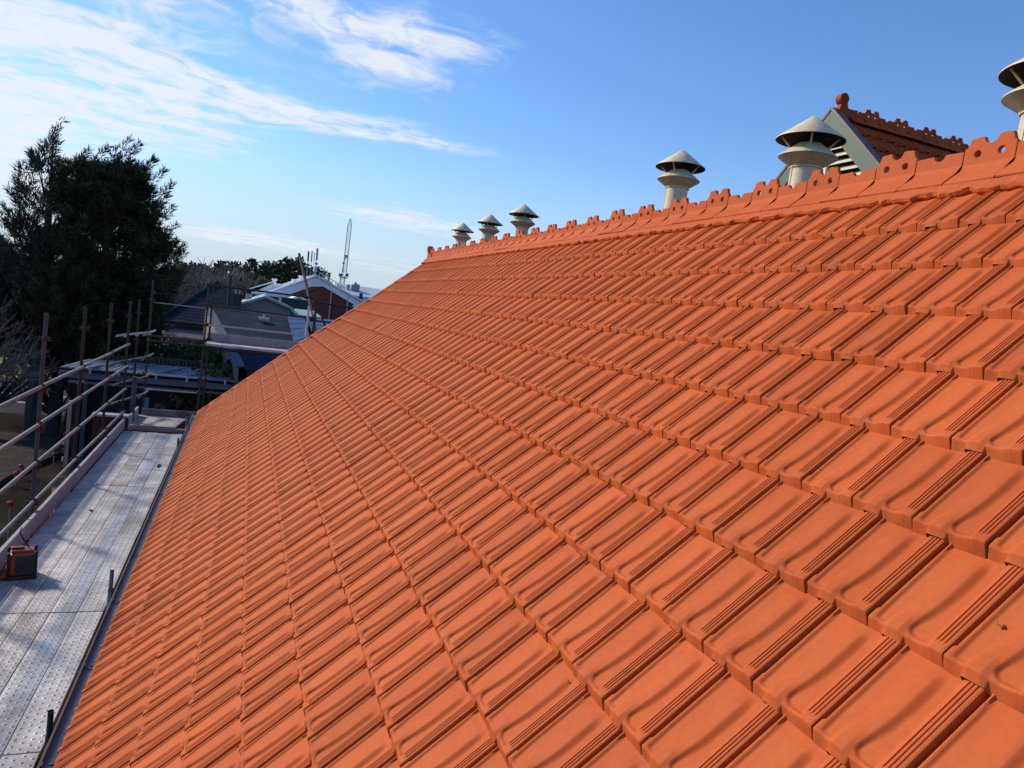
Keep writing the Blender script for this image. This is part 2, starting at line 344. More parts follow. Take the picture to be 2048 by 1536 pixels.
def tile_field(name, O, A, D, Nn, rows, u0, u1, mat_, parent, clip=None, jit=1.0, hs=1.0, lift=0.0):
    T, Yw, H = tile_shape(); H = H * hs; H[0] += lift; nt_, ny = T.shape; base = (np.arange(nt_ - 1)[:, None] * ny + np.arange(ny - 2)[None, :]).ravel()
    Fq = np.stack([base, base + 1, base + ny + 1, base + ny], 1)
    VV = []; FF = []; tone = []; k = 0; A = np.array(A); D = np.array(D); Nn = np.array(Nn); O = np.array(O)
    for r in rows:
        off = 0.0 if r % 2 else .5
        for u in range(u0, u1):
            uu = u + off
            if clip is not None and (uu * W) > clip(r * G) - .02: continue
            jh = rng.normal(0, .0010) * jit; jt = rng.normal(0, .0020) * jit; js = rng.normal(0, .0016) * jit; ja = rng.normal(0, .004) * jit; jy = rng.normal(0, .0006) * jit
            y = (uu + 1 - Yw) * W + ja * (T - .17) + jy
            s = r * G - T + js
            h = H + jh + jt * (1 - T / G)
            if clip is not None: y = np.minimum(y, clip(s))
            if clip is not None: s = np.maximum(s, .0)
            P = O + y.ravel()[:, None] * A + s.ravel()[:, None] * D + h.ravel()[:, None] * Nn
            VV.append(P); FF.append(Fq + k); k += len(P); tone.append(np.full(len(P), np.clip(rng.normal(.5, .24), 0, 1)))
    V = np.concatenate(VV); F = np.concatenate(FF); edge = np.tile(np.clip(1 - (T.ravel() - .004) / .012, 0, 1) * (T.ravel() < .02), len(VV))
    o = np_mesh(name, V, F[:, ::-1] if np.dot(np.cross(A, D), Nn) < 0 else F, mat_, parent, {'tone': np.concatenate(tone), 'edge': edge})
    me = o.data; me.polygons.foreach_set('use_smooth', np.ones(len(me.polygons), bool))
    try: me.set_sharp_from_angle(angle=math.radians(48))
    except Exception: pass
    return o

# ------------------------------------------------------------------ the school roof
school = thing('school_building', 'long school building with a steep terracotta tiled roof and crested ridge', 'building', (4, 4, -8.4))
ca, sa = math.cos(PA), math.sin(PA)
D1 = (-ca, 0, -sa); N1 = (-sa, 0, ca)
HIP = [(0, 12.62), (1.0 / ca, 13.3), (1.735 / ca, 14.0), (2.457 / ca, 14.65), (5.78, 15.65), (6.5, 16.1)]
hx = np.array([p[0] for p in HIP]); hy = np.array([p[1] for p in HIP])
def hip_y(s): return np.interp(s, hx, hy)
tile_field('tiled_slope', (0, 0, 0), (0, 1, 0), D1, N1, range(1, 18), -14, 74, TILE, school, clip=hip_y)
def rp(Y, s, h=0): return Vector((-s * ca - h * sa, Y, -s * sa + h * ca))
b = MB(); b.quad(rp(-4, -.12, -.03), rp(12.4, -.12, -.03), rp(15.5, 5.70, -.03), rp(-4, 5.70, -.03)); b.build('joint_shade_sheet', BLACK, school)  # black sheet added so the open tile joints show as deep shade
# far slope and hip end
b = MB(); b.prism([(0.13, -4, .12), (0.13, 12.4, .12), (8.0, 20.0, -7.4), (8.0, -4, -7.4)], (-.02, 0, -.12)); b.build('rear_slope', TILE, school)
b = MB(); b.prism([(0, 12.40, -.05), (-4.12, 15.55, -4.0), (8.0, 18.5, -7.6)], (0, -.02, -.12)); b.build('hip_end_slope', TILE, school)
b = MB(); b.span((-3.75, -4, -8.4), (-3.55, 15.0, -4.3)); b.span((-3.55, 14.8, -8.4), (7.5, 15.0, -4.3)); b.build('wall', mat('school_brick', (.26, .10, .06), .85, var=.25, scale=20), school)
b = MB(); b.span((-4.16, -4, -4.22), (-4.13, 15.5, -4.00)); b.span((-4.13, -4, -4.22), (-3.7, 15.4, -4.20)); b.build('fascia', MAROON, school)
# half round gutter with maroon bead, brackets, joints
gc = (-4.232, -3.998); gr = .062
b = MB(); k = 14
outer = [(gc[0] - gr * math.cos(PI * i / k), gc[1] - gr * .6 * math.sin(PI * i / k)) for i in range(k + 1)]
inner = [(gc[0] - (gr - .003) * math.cos(PI * i / k), gc[1] - (gr - .003) * .6 * math.sin(PI * i / k)) for i in range(k, -1, -1)]
b.prism([(x, -4, z) for x, z in outer + inner], (0, 19.6, 0)); gut = b.build('gutter', GUTTER, school, smooth=False)
b = MB(); b.tube((-4.297, -4, -4.008), (-4.297, 15.6, -4.008), .010, n=10); b.span((-4.305, -4, -4.10), (-4.293, 15.6, -4.012)); b.build('gutter_bead', MAROON, school)
for yy in np.arange(-3.2, 15.6, 1.22):
    b = MB(); pts = [(x, yy, z) for x, z in [(gc[0] - (gr - .004) * math.cos(PI * i / k), gc[1] - (gr - .004) * .6 * math.sin(PI * i / k)) for i in range(k + 1)]]
    pin = [(gc[0] - (gr - .010) * math.cos(PI * i / k), yy, gc[1] - (gr - .010) * .6 * math.sin(PI * i / k)) for i in range(k, -1, -1)]
    b.prism(pts + pin, (0, .035, 0)); b.box((gc[0] - .01, yy + .05, gc[1] - .030), (.03, .02, .012)); b.build('gutter_joint', GUTTER, school)

# crested ridge caps
def crest_poly(kind, L):
    """outline in (along, z) of the upright crest plate, base first"""
    P = [(0, .07), (L, .07)]
    if kind == 'hole':
        P += [(L, .178), (L * .955, .183), (L * .93, .200), (L * .90, .226), (L * .70, .231)]
        for i in range(9):
            a = PI * i / 8; P.append((L * .5 + .038 * math.cos(a) , .227 - .038 * math.sin(a)))
        P += [(L * .30, .231), (L * .10, .226), (L * .07, .200), (L * .045, .183), (0, .178)]
    else:
        P += [(L, .161)]
        P += [(L * .5 + .030 + .012, .164)]
        for i in range(9):
            a = PI * i / 8; P.append((L * .5 + .030 * math.cos(a), .158 - .026 * math.sin(a)))
        P += [(L * .5 - .042, .164), (0, .161)]
    return P
def ridge_cap(kind, y0, L, parent, to_world, mat_, name='ridge_cap'):
    import bmesh
    bm = bmesh.new(); P = crest_poly(kind, L); th = .013
    holes = [(L * .27, .142, .0185), (L * .73, .142, .0185)] if kind == 'hole' else []
    # triangulated plate with holes
    def ring(cx, cz, r, n=14): return [(cx + r * math.cos(2 * PI * i / n), cz + r * math.sin(2 * PI * i / n)) for i in range(n)]
    edges = []
    loops = [P] + [ring(*h) for h in holes]
    for lp in loops:
        vs = [bm.verts.new((0, p[0], p[1])) for p in lp]
        for i in range(len(vs)): edges.append(bm.edges.new((vs[i], vs[(i + 1) % len(vs)])))
    r = bmesh.ops.triangle_fill(bm, edges=edges, use_beauty=True, use_dissolve=False)
    faces = [f for f in r['geom'] if isinstance(f, bmesh.types.BMFace)]
    ex = bmesh.ops.extrude_face_region(bm, geom=faces)
    bmesh.ops.translate(bm, verts=[v for v in ex['geom'] if isinstance(v, bmesh.types.BMVert)], vec=(2 * th, 0, 0))
    bmesh.ops.translate(bm, verts=bm.verts, vec=(-th, 0, 0))
    # saddle: concave flanks from the crest down to the tiles on both sides
    prof = [(.0125, .092), (.017, .076), (.030, .058), (.054, .038), (.085, .014), (.118, -.012), (.134, -.026), (.130, -.038), (.1, -.02), (.05, .02)]
    for sgn in (-1, 1):
        a = [bm.verts.new((sgn * x, 0, z)) for x, z in prof]; c = [bm.verts.new((sgn * x, L, z)) for x, z in prof]
        for i in range(len(prof) - 1): bm.faces.new((a[i], a[i + 1], c[i + 1], c[i]))
        bm.faces.new(a); bm.faces.new(c)
    # lap roll at the joint end
    bmesh.ops.recalc_face_normals(bm, faces=bm.faces)
    tilt = rng.normal(0, .010); dz = rng.normal(0, .0035)
    for v in bm.verts:
        x, y, z = v.co; z2 = z + dz + tilt * (y - L / 2); x2 = x + rng.normal(0, .0003) + (z - .1) * 0
        v.co = Vector(to_world(x2, y0 + y, z2)) - origin(parent)
    me = bpy.data.meshes.new(name); bm.to_mesh(me); bm.free()
    t = rng.uniform(.2, .9); a = me.attributes.new('tone', 'FLOAT', 'POINT'); a.data.foreach_set('value', np.full(len(me.vertices), t, np.float32))
    o = link(name, me, mat_, parent); md = o.modifiers.new('bevel', 'BEVEL'); md.width = .0025; md.segments = 1; md.limit_method = 'ANGLE'; md.angle_limit = math.radians(50)
    return o
wid = lambda x, y, z: (x + .13, y, z + .10)
kk = -5
while True:
    y0 = .739 + .567 * kk
    if y0 > 12.7: break
    ridge_cap('hole', y0, .276, school, wid, RIDGE)
    if y0 + .567 < 12.95: ridge_cap('plain', y0 + .280, .284, school, wid, RIDGE)
    kk += 1
# mortar bedding below the caps, run down over the heads of the first course
n = 560; ysm = np.linspace(-3, 12.85, n); prof = [(-.045, .084), (-.012, .071), (.014, .054), (.038, .033), (.059, .013), (.061, .006), (.054, -.010), (.02, -.03)]
V = []; 
for i, yv in enumerate(ysm):
    und = .006 * math.sin(yv * 2 * PI / W) + rng.normal(0, .004)
    for j, (x, z) in enumerate(prof):
        e = und * min(1, max(0, (j - 2) / 3)); V.append((-(x + e) + rng.normal(0, .0012), yv, z - e * .95 + rng.normal(0, .0012)))
V = np.array(V); m_ = len(prof); base = (np.arange(n - 1)[:, None] * m_ + np.arange(m_ - 1)[None, :]).ravel()
mo = np_mesh('mortar_bedding', V, np.stack([base, base + 1, base + m_ + 1, base + m_], 1), MORTAR, school, smooth=True); mo.data.set_sharp_from_angle(angle=math.radians(24))
# hip caps
hp = [(-s * ca, y, -s * sa) for s, y in HIP[:-1]]
def along(pl, d):
    for a, b_ in zip(pl[:-1], pl[1:]):
        a = Vector(a); b_ = Vector(b_); l = (b_ - a).length
        if d <= l: return a.lerp(b_, d / l)
        d -= l
    return Vector(pl[-1])
tot = sum((Vector(b_) - Vector(a)).length for a, b_ in zip(hp[:-1], hp[1:])); d = .12
while d + .34 < tot:
    a = along(hp, d); c = along(hp, d + .335); up = Vector((0, 0, 1)); ax = (c - a).normalized(); sd = ax.cross(up).normalized(); n2 = sd.cross(ax).normalized()
    b = MB(); kq = 10; r0 = .085; r1 = .098
    for P, r in ((a, r0), (c, r1)):
        for i in range(kq + 1):
            t = PI * i / kq; b.v.append(P + sd * (r * 1.15 * math.cos(t)) + n2 * (r * .62 * math.sin(t) - .015))
    for i in range(kq): b.f.append((i, i + 1, kq + 2 + i, kq + 1 + i))
    b.f.append(tuple(range(kq, -1, -1))); b.f.append(tuple(range(kq + 1, 2 * kq + 2)))
    b.build('hip_cap', RIDGE, school); d += .335
def finial(parent, base, along_v, mat_, s=1.0):
    """scroll finial: a thick disc on a curved neck that rises from the first ridge cap"""
    A = Vector(along_v); Z = Vector((0, 0, 1)); Sd = A.cross(Z).normalized(); base = Vector(base)
    b = MB(); cen = base + Z * .215 * s - A * .03 * s
    rr = .078 * s; th = .045 * s
    ring = [cen + A * (rr * math.cos(2 * PI * i / 22)) + Z * (rr * math.sin(2 * PI * i / 22)) - Sd * th for i in range(22)]
    b.prism(ring, Sd * 2 * th)
    # raised scroll turns on each face
    for sg in (-1, 1):
        last = None
        for i in range(40):
            t = i / 39; an = 2 * PI * 1.9 * t; r = rr * (.88 - .70 * t)
            p = cen + A * (r * math.cos(an)) + Z * (r * math.sin(an)) + Sd * sg * (th + .001)
            if last is not None: b.tube(last, p, .0075 * s, n=6)
            last = p
    neck = [(-.060, .19), (-.065, .13), (-.085, .08), (-.095, .02), (-.095, -.05), (.24, -.05), (.24, .12), (.150, .10), (.095, .095), (.060, .12), (.042, .18)]
    b.prism([base + A * (x * s) + Z * (z * s) - Sd * th * .8 for x, z in neck], Sd * th * 1.6)
    return b.build('finial', mat_, parent, bevel=.006 * s)
finial(school, (.13, 12.98, .10), (0, -1, 0), RIDGE, 1.0)

# ------------------------------------------------------------------ roof vents
def build_vent(D):
    v = thing('roof_vent', 'x', 'roof vent', (0, 0, 0))
    z0 = 0.0        # rim plane of the cap
    b = MB(); b.lathe([(.004, .36 * D), (.012, .352 * D), (.5 * D, 0), (.5 * D, -.008)], n=48); b.build('cap', VENTM, v, smooth=True)
    b = MB(); b.lathe([(.497 * D, -.006), (.495 * D, -.001), (.008, .34 * D)], n=48); b.build('cap_shade_lining', VENTIN, v, smooth=True)
    b = MB(); b.lathe([(.195 * D, -.075 * D), (.215 * D, -.095 * D), (.424 * D, -.255 * D), (.427 * D, -.27 * D), (.218 * D, -.415 * D), (.221 * D, -.43 * D)], n=48); c = b.build('collar', VENTM, v); sm(c)
    b = MB(); b.lathe([(.212 * D, -.40 * D), (.222 * D, -.415 * D), (.236 * D, -.42 * D), (.236 * D, -.435 * D), (.217 * D, -.445 * D), (.217 * D, -3.4 * D)], n=48)
    b.box((-.2185 * D, .02, -1.9 * D), (.006, .014, 3.0 * D)); b.box((-.10 * D, -.194 * D, -1.9 * D), (.010, .006, 3.0 * D), Matrix.Rotation(-.5, 3, 'Z'))
    for i in range(10):
        a = 2 * PI * i / 10; b.box((.237 * D * math.cos(a), .237 * D * math.sin(a), -.428 * D), (.009, .009, .009))
    c = b.build('pipe', VENTM, v); sm(c)
    b = MB(); b.lathe([(.17 * D, -.40 * D), (.17 * D, -.02 * D)], n=32); b.build('flue', VENTIN, v)
    for i in range(4):
        a = PI * .30 + i * PI / 2; u = Vector((math.cos(a), math.sin(a), 0))
        b = MB(); q = u.to_track_quat('X', 'Z').to_matrix()
        b.tube(u * .26 * D + Vector((0, 0, -.13 * D)), u * .41 * D + Vector((0, 0, .035 * D)), .0085, n=5); b.build('strut', VENTM, v)
    return v
def sm(o):
    o.data.polygons.foreach_set('use_smooth', np.ones(len(o.data.polygons), bool))
    try: o.data.set_sharp_from_angle(angle=math.radians(30))
    except Exception: pass
vents = [(.9, 13.426, .869, .506, 'leftmost of the roof vents, small conical cap nearest the ridge finial'), (.9, 11.525, .877, .497, 'second roof vent from the left, conical cap with dark flaking rim'),
         (.9, 9.719, .874, .515, 'third roof vent from the left, conical cap with a broken ragged rim'), (.9, 5.02, .952, .536, 'clean conical roof vent alone against the sky in mid ridge'),
         (.9, 3.084, .880, .556, 'large conical roof vent standing in front of the louvred gable'), (.9, 1.16, .90, .556, 'nearest roof vent, cut off by the right edge of the photo')]
proto = None
for i, (x, y, z, D_, lab) in enumerate(vents):
    if proto is None: proto = build_vent(.53); v = proto
    else:
        v = proto.copy(); COL.objects.link(v)
        for ch in [c for c in proto.children]:
            q = ch.copy(); COL.objects.link(q); q.parent = v
    v.location = (x, y, z); v.scale = (D_ / .53,) * 3; v['label'] = lab; v['group'] = 'conical vents behind the ridge'
    v.rotation_euler = (rng.normal(0, .012), rng.normal(0, .012), rng.uniform(-.5, .5))
    if i in (1, 2):
        b = MB(); rr = .5 * .53
        for j in range(9 if i == 2 else 5):
            a = rng.uniform(-PI * .95, -.1); u = Vector((math.cos(a), math.sin(a), 0)); t = Vector((-u.y, u.x, 0)); w_ = rng.uniform(.015, .05); dz = rng.uniform(.012, .035)
            p = u * rr; b.prism([p - t * w_, p + t * w_, p + t * w_ * .4 + u * rng.uniform(.0, .03) - Vector((0, 0, dz)), p - t * w_ * .5 + u * rng.uniform(0, .03) - Vector((0, 0, dz * .8))], u * .003)
            o = b.build('rim_shard', RUST, None); o.parent = v; b = MB()
# ------------------------------------------------------------------ louvred gable behind the ridge
gab = thing('gable_wing', 'small tiled gable with green bargeboards and cream louvres behind the ridge', 'gable roof', (4.2, 5.9, -3))
GX, GY, GZ = 3.865, 6.16, 2.455; pg = math.radians(43.5); cg, sg_ = math.cos(pg), math.sin(pg)
tile_field('tiled_slope', (0, GY, GZ - .06), (-1, 0, 0), (0, -cg, -sg_), (0, -sg_, cg), range(1, 9), -50, -18, SHADETILE, gab, hs=1.55, lift=.016)
b = MB(); b.quad((GX + .1, GY, GZ - .10), (12, GY, GZ - .10), (12, GY - 2.1, GZ - .10 - 2.1 * math.tan(pg)), (GX + .1, GY - 2.1, GZ - .10 - 2.1 * math.tan(pg))); b.build('joint_shade_sheet', BLACK, gab)  # black sheet added to darken the gable's tile joints like shade
b = MB(); b.prism([(GX + .1, GY, GZ - .02), (12, GY, GZ - .02), (12, GY + 2.1, GZ - .02 - 2.1 * math.tan(pg)), (GX + .1, GY + 2.1, GZ - .02 - 2.1 * math.tan(pg))], (0, 0, -.1)); b.build('rear_slope', SHADETILE, gab)
gw = lambda x, y, z: (y, GY + x, GZ - .043 + z)
X0c = 4.591 - .138
for i in range(-1, 10):
    if i >= 0: ridge_cap('hole', X0c + .567 * i, .276, gab, gw, SHADETILE)
    ridge_cap('plain', X0c + .280 + .567 * i, .284, gab, gw, SHADETILE)
finial(gab, (GX + .19, GY, GZ + .0), (1, 0, 0), SHADETILE, 1.0)
for sgn, L_ in ((-1, 2.2), (1, 2.2)):
    ux, uz = sgn * cg, -sg_
    nx, nz = sgn * sg_, cg
    def gp(t, dn, x): return (x, GY + ux * t - nx * dn, GZ + .05 + uz * t - nz * dn)
    b = MB(); b.prism([gp(0 if sgn < 0 else 0, 0, GX), gp(L_, 0, GX), gp(L_, .205, GX), gp(-.0, .205 / 1 * 1.0, GX) if 0 else gp(.205 * math.tan(pg), .205, GX)], (.03, 0, 0)); b.build('bargeboard', GREENB, gab, bevel=.003)
    b = MB(); b.prism([gp(0, -.03, GX - .01), gp(L_, -.03, GX - .01), gp(L_, .012, GX - .01), gp(0, .012, GX - .01)], (.13, 0, 0)); b.build('barge_capping', BROWNC, gab, bevel=.003)
b = MB(); b.prism([(GX + .20, GY, GZ), (GX + .20, GY - 2, GZ - 2 * math.tan(pg)), (GX + .20, GY + 2, GZ - 2 * math.tan(pg))], (.05, 0, 0)); b.build('gable_wall', BLACK, gab)
for i in range(13):
    z = GZ - .40 - .105 * i; hw = (GZ - .05 - z) / math.tan(pg) - .12
    if hw < .1: continue
    b = MB(); b.prism([(GX + .06, GY - hw, z), (GX + .06, GY - hw, z + .012), (GX + .15, GY - hw, z + .085), (GX + .15, GY - hw, z + .073)], (0, 2 * hw, 0)); b.build('louvre_slat', CREAM, gab)
b = MB(); b.span((GX + .045, GY - .03, GZ - 1.8), (GX + .10, GY + .03, GZ - .2)); b.build('louvre_mullion', CREAM, gab)

# ------------------------------------------------------------------ scaffold deck
ZD = -4.45
plank_xs = [-5.645, -5.408, -5.171, -4.934, -4.697]
ends = [-3.4, -1.02, 1.36, 3.76, 6.12, 8.52, 10.95, 13.35, 15.45]
ordn = ['first', 'second', 'third', 'fourth', 'fifth', 'sixth', 'seventh', 'eighth', 'ninth', 'tenth']
wear = ['mud spotted', 'dusty white', 'clean blue grey', 'cement smeared', 'scuffed pale', 'speckled']
for r in range(len(ends) - 1):
    for i, x in enumerate(plank_xs):
        y0, y1 = ends[r] + .006, ends[r + 1] - .006
        if y1 < 1.2: continue  # behind the frame
        b = MB(); b.box((0, 0, -.03), (.231, y1 - y0, .06)); me = None
        o = b.build('scaffold_plank', PLANKM, None, bevel=.004)
        o.location = (x + .1165, (y0 + y1) / 2, ZD + rng.normal(0, .0022)); o.rotation_euler = (rng.normal(0, .0006), rng.normal(0, .004), rng.normal(0, .0008))
        row = r - 1
        tag(o, 'perforated steel plank, %s from the guardrail side in the %s bay of the deck' % (ordn[i], ordn[max(row, 0)]), 'scaffold plank', 'perforated planks of the scaffold deck')
# cross bearers under the joints
for r, y in enumerate(ends[1:]):
    b = MB(); b.tube((-5.8, y, ZD - .085), (-4.35, y, ZD - .085), .024)
    tag(b.build('transom', DKSTEEL), 'dark steel cross tube under the %s joint of the deck' % ordn[r], 'scaffold tube', 'cross tubes under the deck')
# toe boards: upstanding planks at the outer edge
tb = [(1.0, 3.45), (3.47, 5.92), (5.94, 8.36), (8.38, 10.75), (10.77, 13.2), (13.22, 15.62)]
TOE = mat('toe_board', (.30, .325, .345), .6, .1, var=.18, scale=8, col2=(.27, .235, .215), c2amt=.4, c2scale=4, objvar=.06)
for i, (a, c) in enumerate(tb):
    b = MB(); b.box((0, 0, 0), (.045, c - a, .225)); o = b.build('toe_board', TOE, None, bevel=.005); o.location = (-5.685, (a + c) / 2, ZD + .125); o.rotation_euler = (0, rng.normal(0, .02), rng.normal(0, .0012))
    tag(o, 'grey steel toe board edging the deck, %s from the near end' % ordn[i], 'toe board', 'toe boards along the outer deck edge')
# posts and rails
def post(x, y, z0, z1, m, lab, grp='guardrail posts of the scaffold', top=True, lugs=(), name='scaffold_post'):
    t = thing(name, lab, 'scaffold post', (x, y, z0), grp)
    lean = Vector((rng.normal(0, .004), rng.normal(0, .004), 0)) * (z1 - z0)
    b = MB(); p0 = Vector((x, y, z0)); p1 = Vector((x, y, z1)) + lean
    b.tube(p0, p1 - Vector((0, 0, .0)), .0242, n=14); b.build('tube', m, t, smooth=False)
    if top:
        b = MB(); b.tube(p1 - Vector((0, 0, .33)), p1 - Vector((0, 0, .30)), .029, n=14); b.tube(p1 - Vector((0, 0, .30)), p1 + Vector((0, 0, .004)), .0200, n=14); b.build('spigot', RUST, t)
    for z in lugs:
        q = p0.lerp(p1, (z - z0) / (z1 - z0))
        b = MB(); b.box(q + Vector((-.045, 0, 0)), (.045, .012, .055)); b.box(q + Vector((.045, 0, 0)), (.045, .012, .055)); b.box(q + Vector((0, -.045, 0)), (.012, .045, .055)); b.box(q + Vector((0, .045, 0)), (.012, .045, .055))
        b.build('pressing', RUST, t, bevel=.002)
    return t
posts = [(6.32, 'nearest guardrail post, at the left edge of the photo'), (8.76, 'tall guardrail post with a rusty top, first of the row in view'), (11.22, 'second guardrail post in the row over the deck'), (13.78, 'third guardrail post in the row, dark green'), (15.98, 'fourth guardrail post, where the rails end'), (17.74, 'fifth guardrail post beyond the end of the rails')]
for i, (y, lab) in enumerate(posts):
    post(-5.77, y, -8.4, -1.62, POSTM if i < 2 else DKSTEEL, lab, lugs=(-1.95, -2.62, -3.12, -3.62, -4.12, -4.62))
rails = [(-2.565, 'top guardrail tube of the left scaffold'), (-3.06, 'second guardrail tube down on the left scaffold'), (-3.57, 'third guardrail tube down on the left scaffold'), (-4.09, 'lowest guardrail tube, level with the toe boards')]
py = [3.9] + [p[0] for p in posts[:5]]
for z, lab in rails:
    for i in range(5):
        t = thing('guard_rail', lab + ', %s length from the near end' % ordn[i], 'guardrail', (-5.77, py[i], z), 'guardrails of the left scaffold')
        zj = rng.normal(0, .004)
        b = MB(); b.tube((-5.735, py[i] + .05, z + zj), (-5.735, py[i + 1] - .05, z - zj), .0242, n=14); b.build('tube', RAILM, t)
        for ye in (py[i] + .045, py[i + 1] - .045):
            b = MB(); b.box((-5.735, ye, z - .012), (.03, .05, .075)); b.build('wedge_end', RUST, t, bevel=.003)
# short inner posts between deck and gutter
for y, zt, m, lab in ((3.66, -4.085, DKSTEEL, 'nearest short green post stub beside the gutter'), (6.0, -3.965, RAILM, 'weathered short post stub beside the gutter, second from the camera'), (13.35, -4.10, RAILM, 'short post stub beside the gutter near the end platform'), (15.45, -4.03, RAILM, 'short post stub at the corner of the plywood platform')):
    t = thing('post_stub', lab, 'scaffold post', (-4.40, y, -8.4), 'short inner posts beside the gutter')
    b = MB(); b.tube((-4.40, y, -8.4), (-4.40, y, zt - .19), .0242, n=14); b.build('tube', m, t)
    b = MB(); b.tube((-4.40, y, zt - .19), (-4.40, y, zt), .0195, n=14, cap=False); b.tube((-4.40, y, zt - .19), (-4.40, y, zt - .01), .016, n=14); b.build('spigot', m, t)
# end platform: raised plywood over the corner, its toe boards and bearer
t = thing('plywood_platform', 'raised plywood sheets closing the far corner of the scaffold deck', 'platform', (-5.1, 16.5, -4.4))
for i in range(4):
    x0 = -5.60 + i * .235; yb = 17.35 
    b = MB(); b.prism([(x0, 15.85, ZD + .07), (x0 + .230, 15.85, ZD + .07), (x0 + .230 + (.14 if i == 3 else 0), yb - .1 if i == 3 else yb, ZD + .04), (x0, yb, ZD + .04)], (0, 0, -.03)); b.build('sheet', PLY, t)
b = MB(); b.span((-5.62, 15.80, ZD - .04), (-4.36, 15.88, ZD + .036)); b.build('bearer', TIMBER, t)
b = MB(); b.span((-5.55, 17.36, ZD - .04), (-4.30, 17.40, ZD + .20)); tag(b.build('end_toe_board', mat('stained_board', (.20, .185, .175), .7, 0, var=.3, scale=9, col2=(.10, .08, .07), c2amt=.5)), 'stained grey toe board across the far end of the deck', 'toe board')
b = MB(); b.span((-5.64, 16.0, ZD + .04), (-5.60, 17.25, ZD + .26)); tag(b.build('side_toe_board', TOE), 'pale toe board on the outer side of the plywood platform', 'toe board')

# far end scaffold, standing round the hip end
ends_lab = 'end scaffold round the hip'
post(-4.30, 17.45, -8.4, -1.0, DKSTEEL, 'front corner post of the end scaffold, dark and full height', lugs=(-1.05, -1.55, -2.05, -2.45, -3.5), grp='posts of the end scaffold')
post(-4.22, 18.25, -8.4, -1.0, DKSTEEL, 'rear corner post of the end scaffold, just behind the front one', lugs=(-1.05, -1.55, -2.05, -2.45), grp='posts of the end scaffold')
post(-5.62, 18.3, -8.4, -1.1, DKSTEEL, 'outer corner post of the end scaffold against the dark tree', lugs=(-1.6, -2.4, -3.0, -3.6), grp='posts of the end scaffold')
post(-1.74, 17.45, -8.4, -1.12, DKSTEEL, 'front post of the end scaffold where it meets the roof hip', lugs=(-1.1, -1.6, -2.0), grp='posts of the end scaffold')
post(-1.62, 18.2, -8.4, -1.05, DKSTEEL, 'rear post of the end scaffold beside the roof hip', lugs=(-1.2,), grp='posts of the end scaffold')
def erail(x0, x1, y, z, lab, r=.0242, m=None, z1=None):
    t = thing('guard_rail', lab, 'guardrail', (x0, y, z), 'rails of the end scaffold'); z1 = z if z1 is None else z1
    b = MB(); b.tube((x0, y, z), (x1, y, z1), r, n=12); b.build('tube', m or GALV, t)
    for x, zz in ((x0 + .03, z), (x1 - .03, z1)):
        b = MB(); b.box((x, y, zz), (.07, .06, .075)); b.build('clamp', RUST, t, bevel=.004)
erail(-4.35, -1.72, 17.45, -1.03, 'highest dark rail of the end scaffold', m=DKSTEEL)
erail(-1.75, .3, 17.5, -1.12, 'thin rail running on behind the roof hip', m=DKSTEEL, z1=-1.2)
erail(-4.30, -1.72, 17.45, -1.56, 'second rail of the end scaffold, in front of the houses', m=DKSTEEL)
erail(-4.25, -1.62, 18.2, -1.60, 'rear rail of the end scaffold, behind the second rail', m=GALV)
erail(-1.80, .2, 17.5, -1.62, 'stout rail crossing behind the hip, below the brick gable', m=DKSTEEL)
erail(-4.30, -1.72, 17.45, -2.03, 'third rail of the end scaffold, just above its platform', m=GALV)
erail(-5.62, -4.30, 18.25, -1.66, 'pale thin rail between the outer post and the corner post', r=.012, m=GALV)
erail(-5.62, -4.30, 18.25, -1.42, 'upper thin wire rail in front of the slate roof', r=.009, m=DKSTEEL)
erail(-5.62, -4.30, 17.6, -2.47, 'rusty rail with peeling paint between the corner posts', m=RUST)
erail(-5.60, -4.30, 17.7, -2.60, 'dark rail under the rusty one between the corner posts', m=DKSTEEL)
erail(-5.62, -4.30, 17.6, -3.0, 'thin rail low in front of the shrubs', r=.012, m=DKSTEEL)
erail(-5.62, -4.30, 17.6, -3.42, 'bright rail in front of the dark canopy opening', r=.018, m=GALV)
erail(-5.62, -4.30, 17.6, -3.80, 'low rail above the far toe board', r=.016, m=GALV)
# scaffold boards of the raised platform at the hip
t = thing('high_platform', 'raised scaffold platform of steel planks in front of the metal roofs', 'platform', (-3, 17.8, -2.5))
for i in range(3):
    b = MB(); b.box((-3.0, 17.55 + .237 * i, -2.53), (2.6, .231, .06)); b.build('plank', PLANKM, t, bevel=.004)
b = MB(); b.tube((-4.32, 17.42, -2.62), (-1.70, 17.42, -2.62), .035, n=12); b.build('ledger', DKSTEEL, t)
b = MB(); b.span((-4.26, 18.22, -2.50), (-1.75, 18.26, -2.27)); o = b.build('toe_board', mat('toe_dark', (.25, .24, .26), .6, .1, var=.25, scale=8), t)
for xx in (-2.62, -2.45):
    b = MB(); b.tube((xx, 18.21, -2.44), (xx, 18.19, -2.44), .035, n=12); b.build('clip', GALV, o)
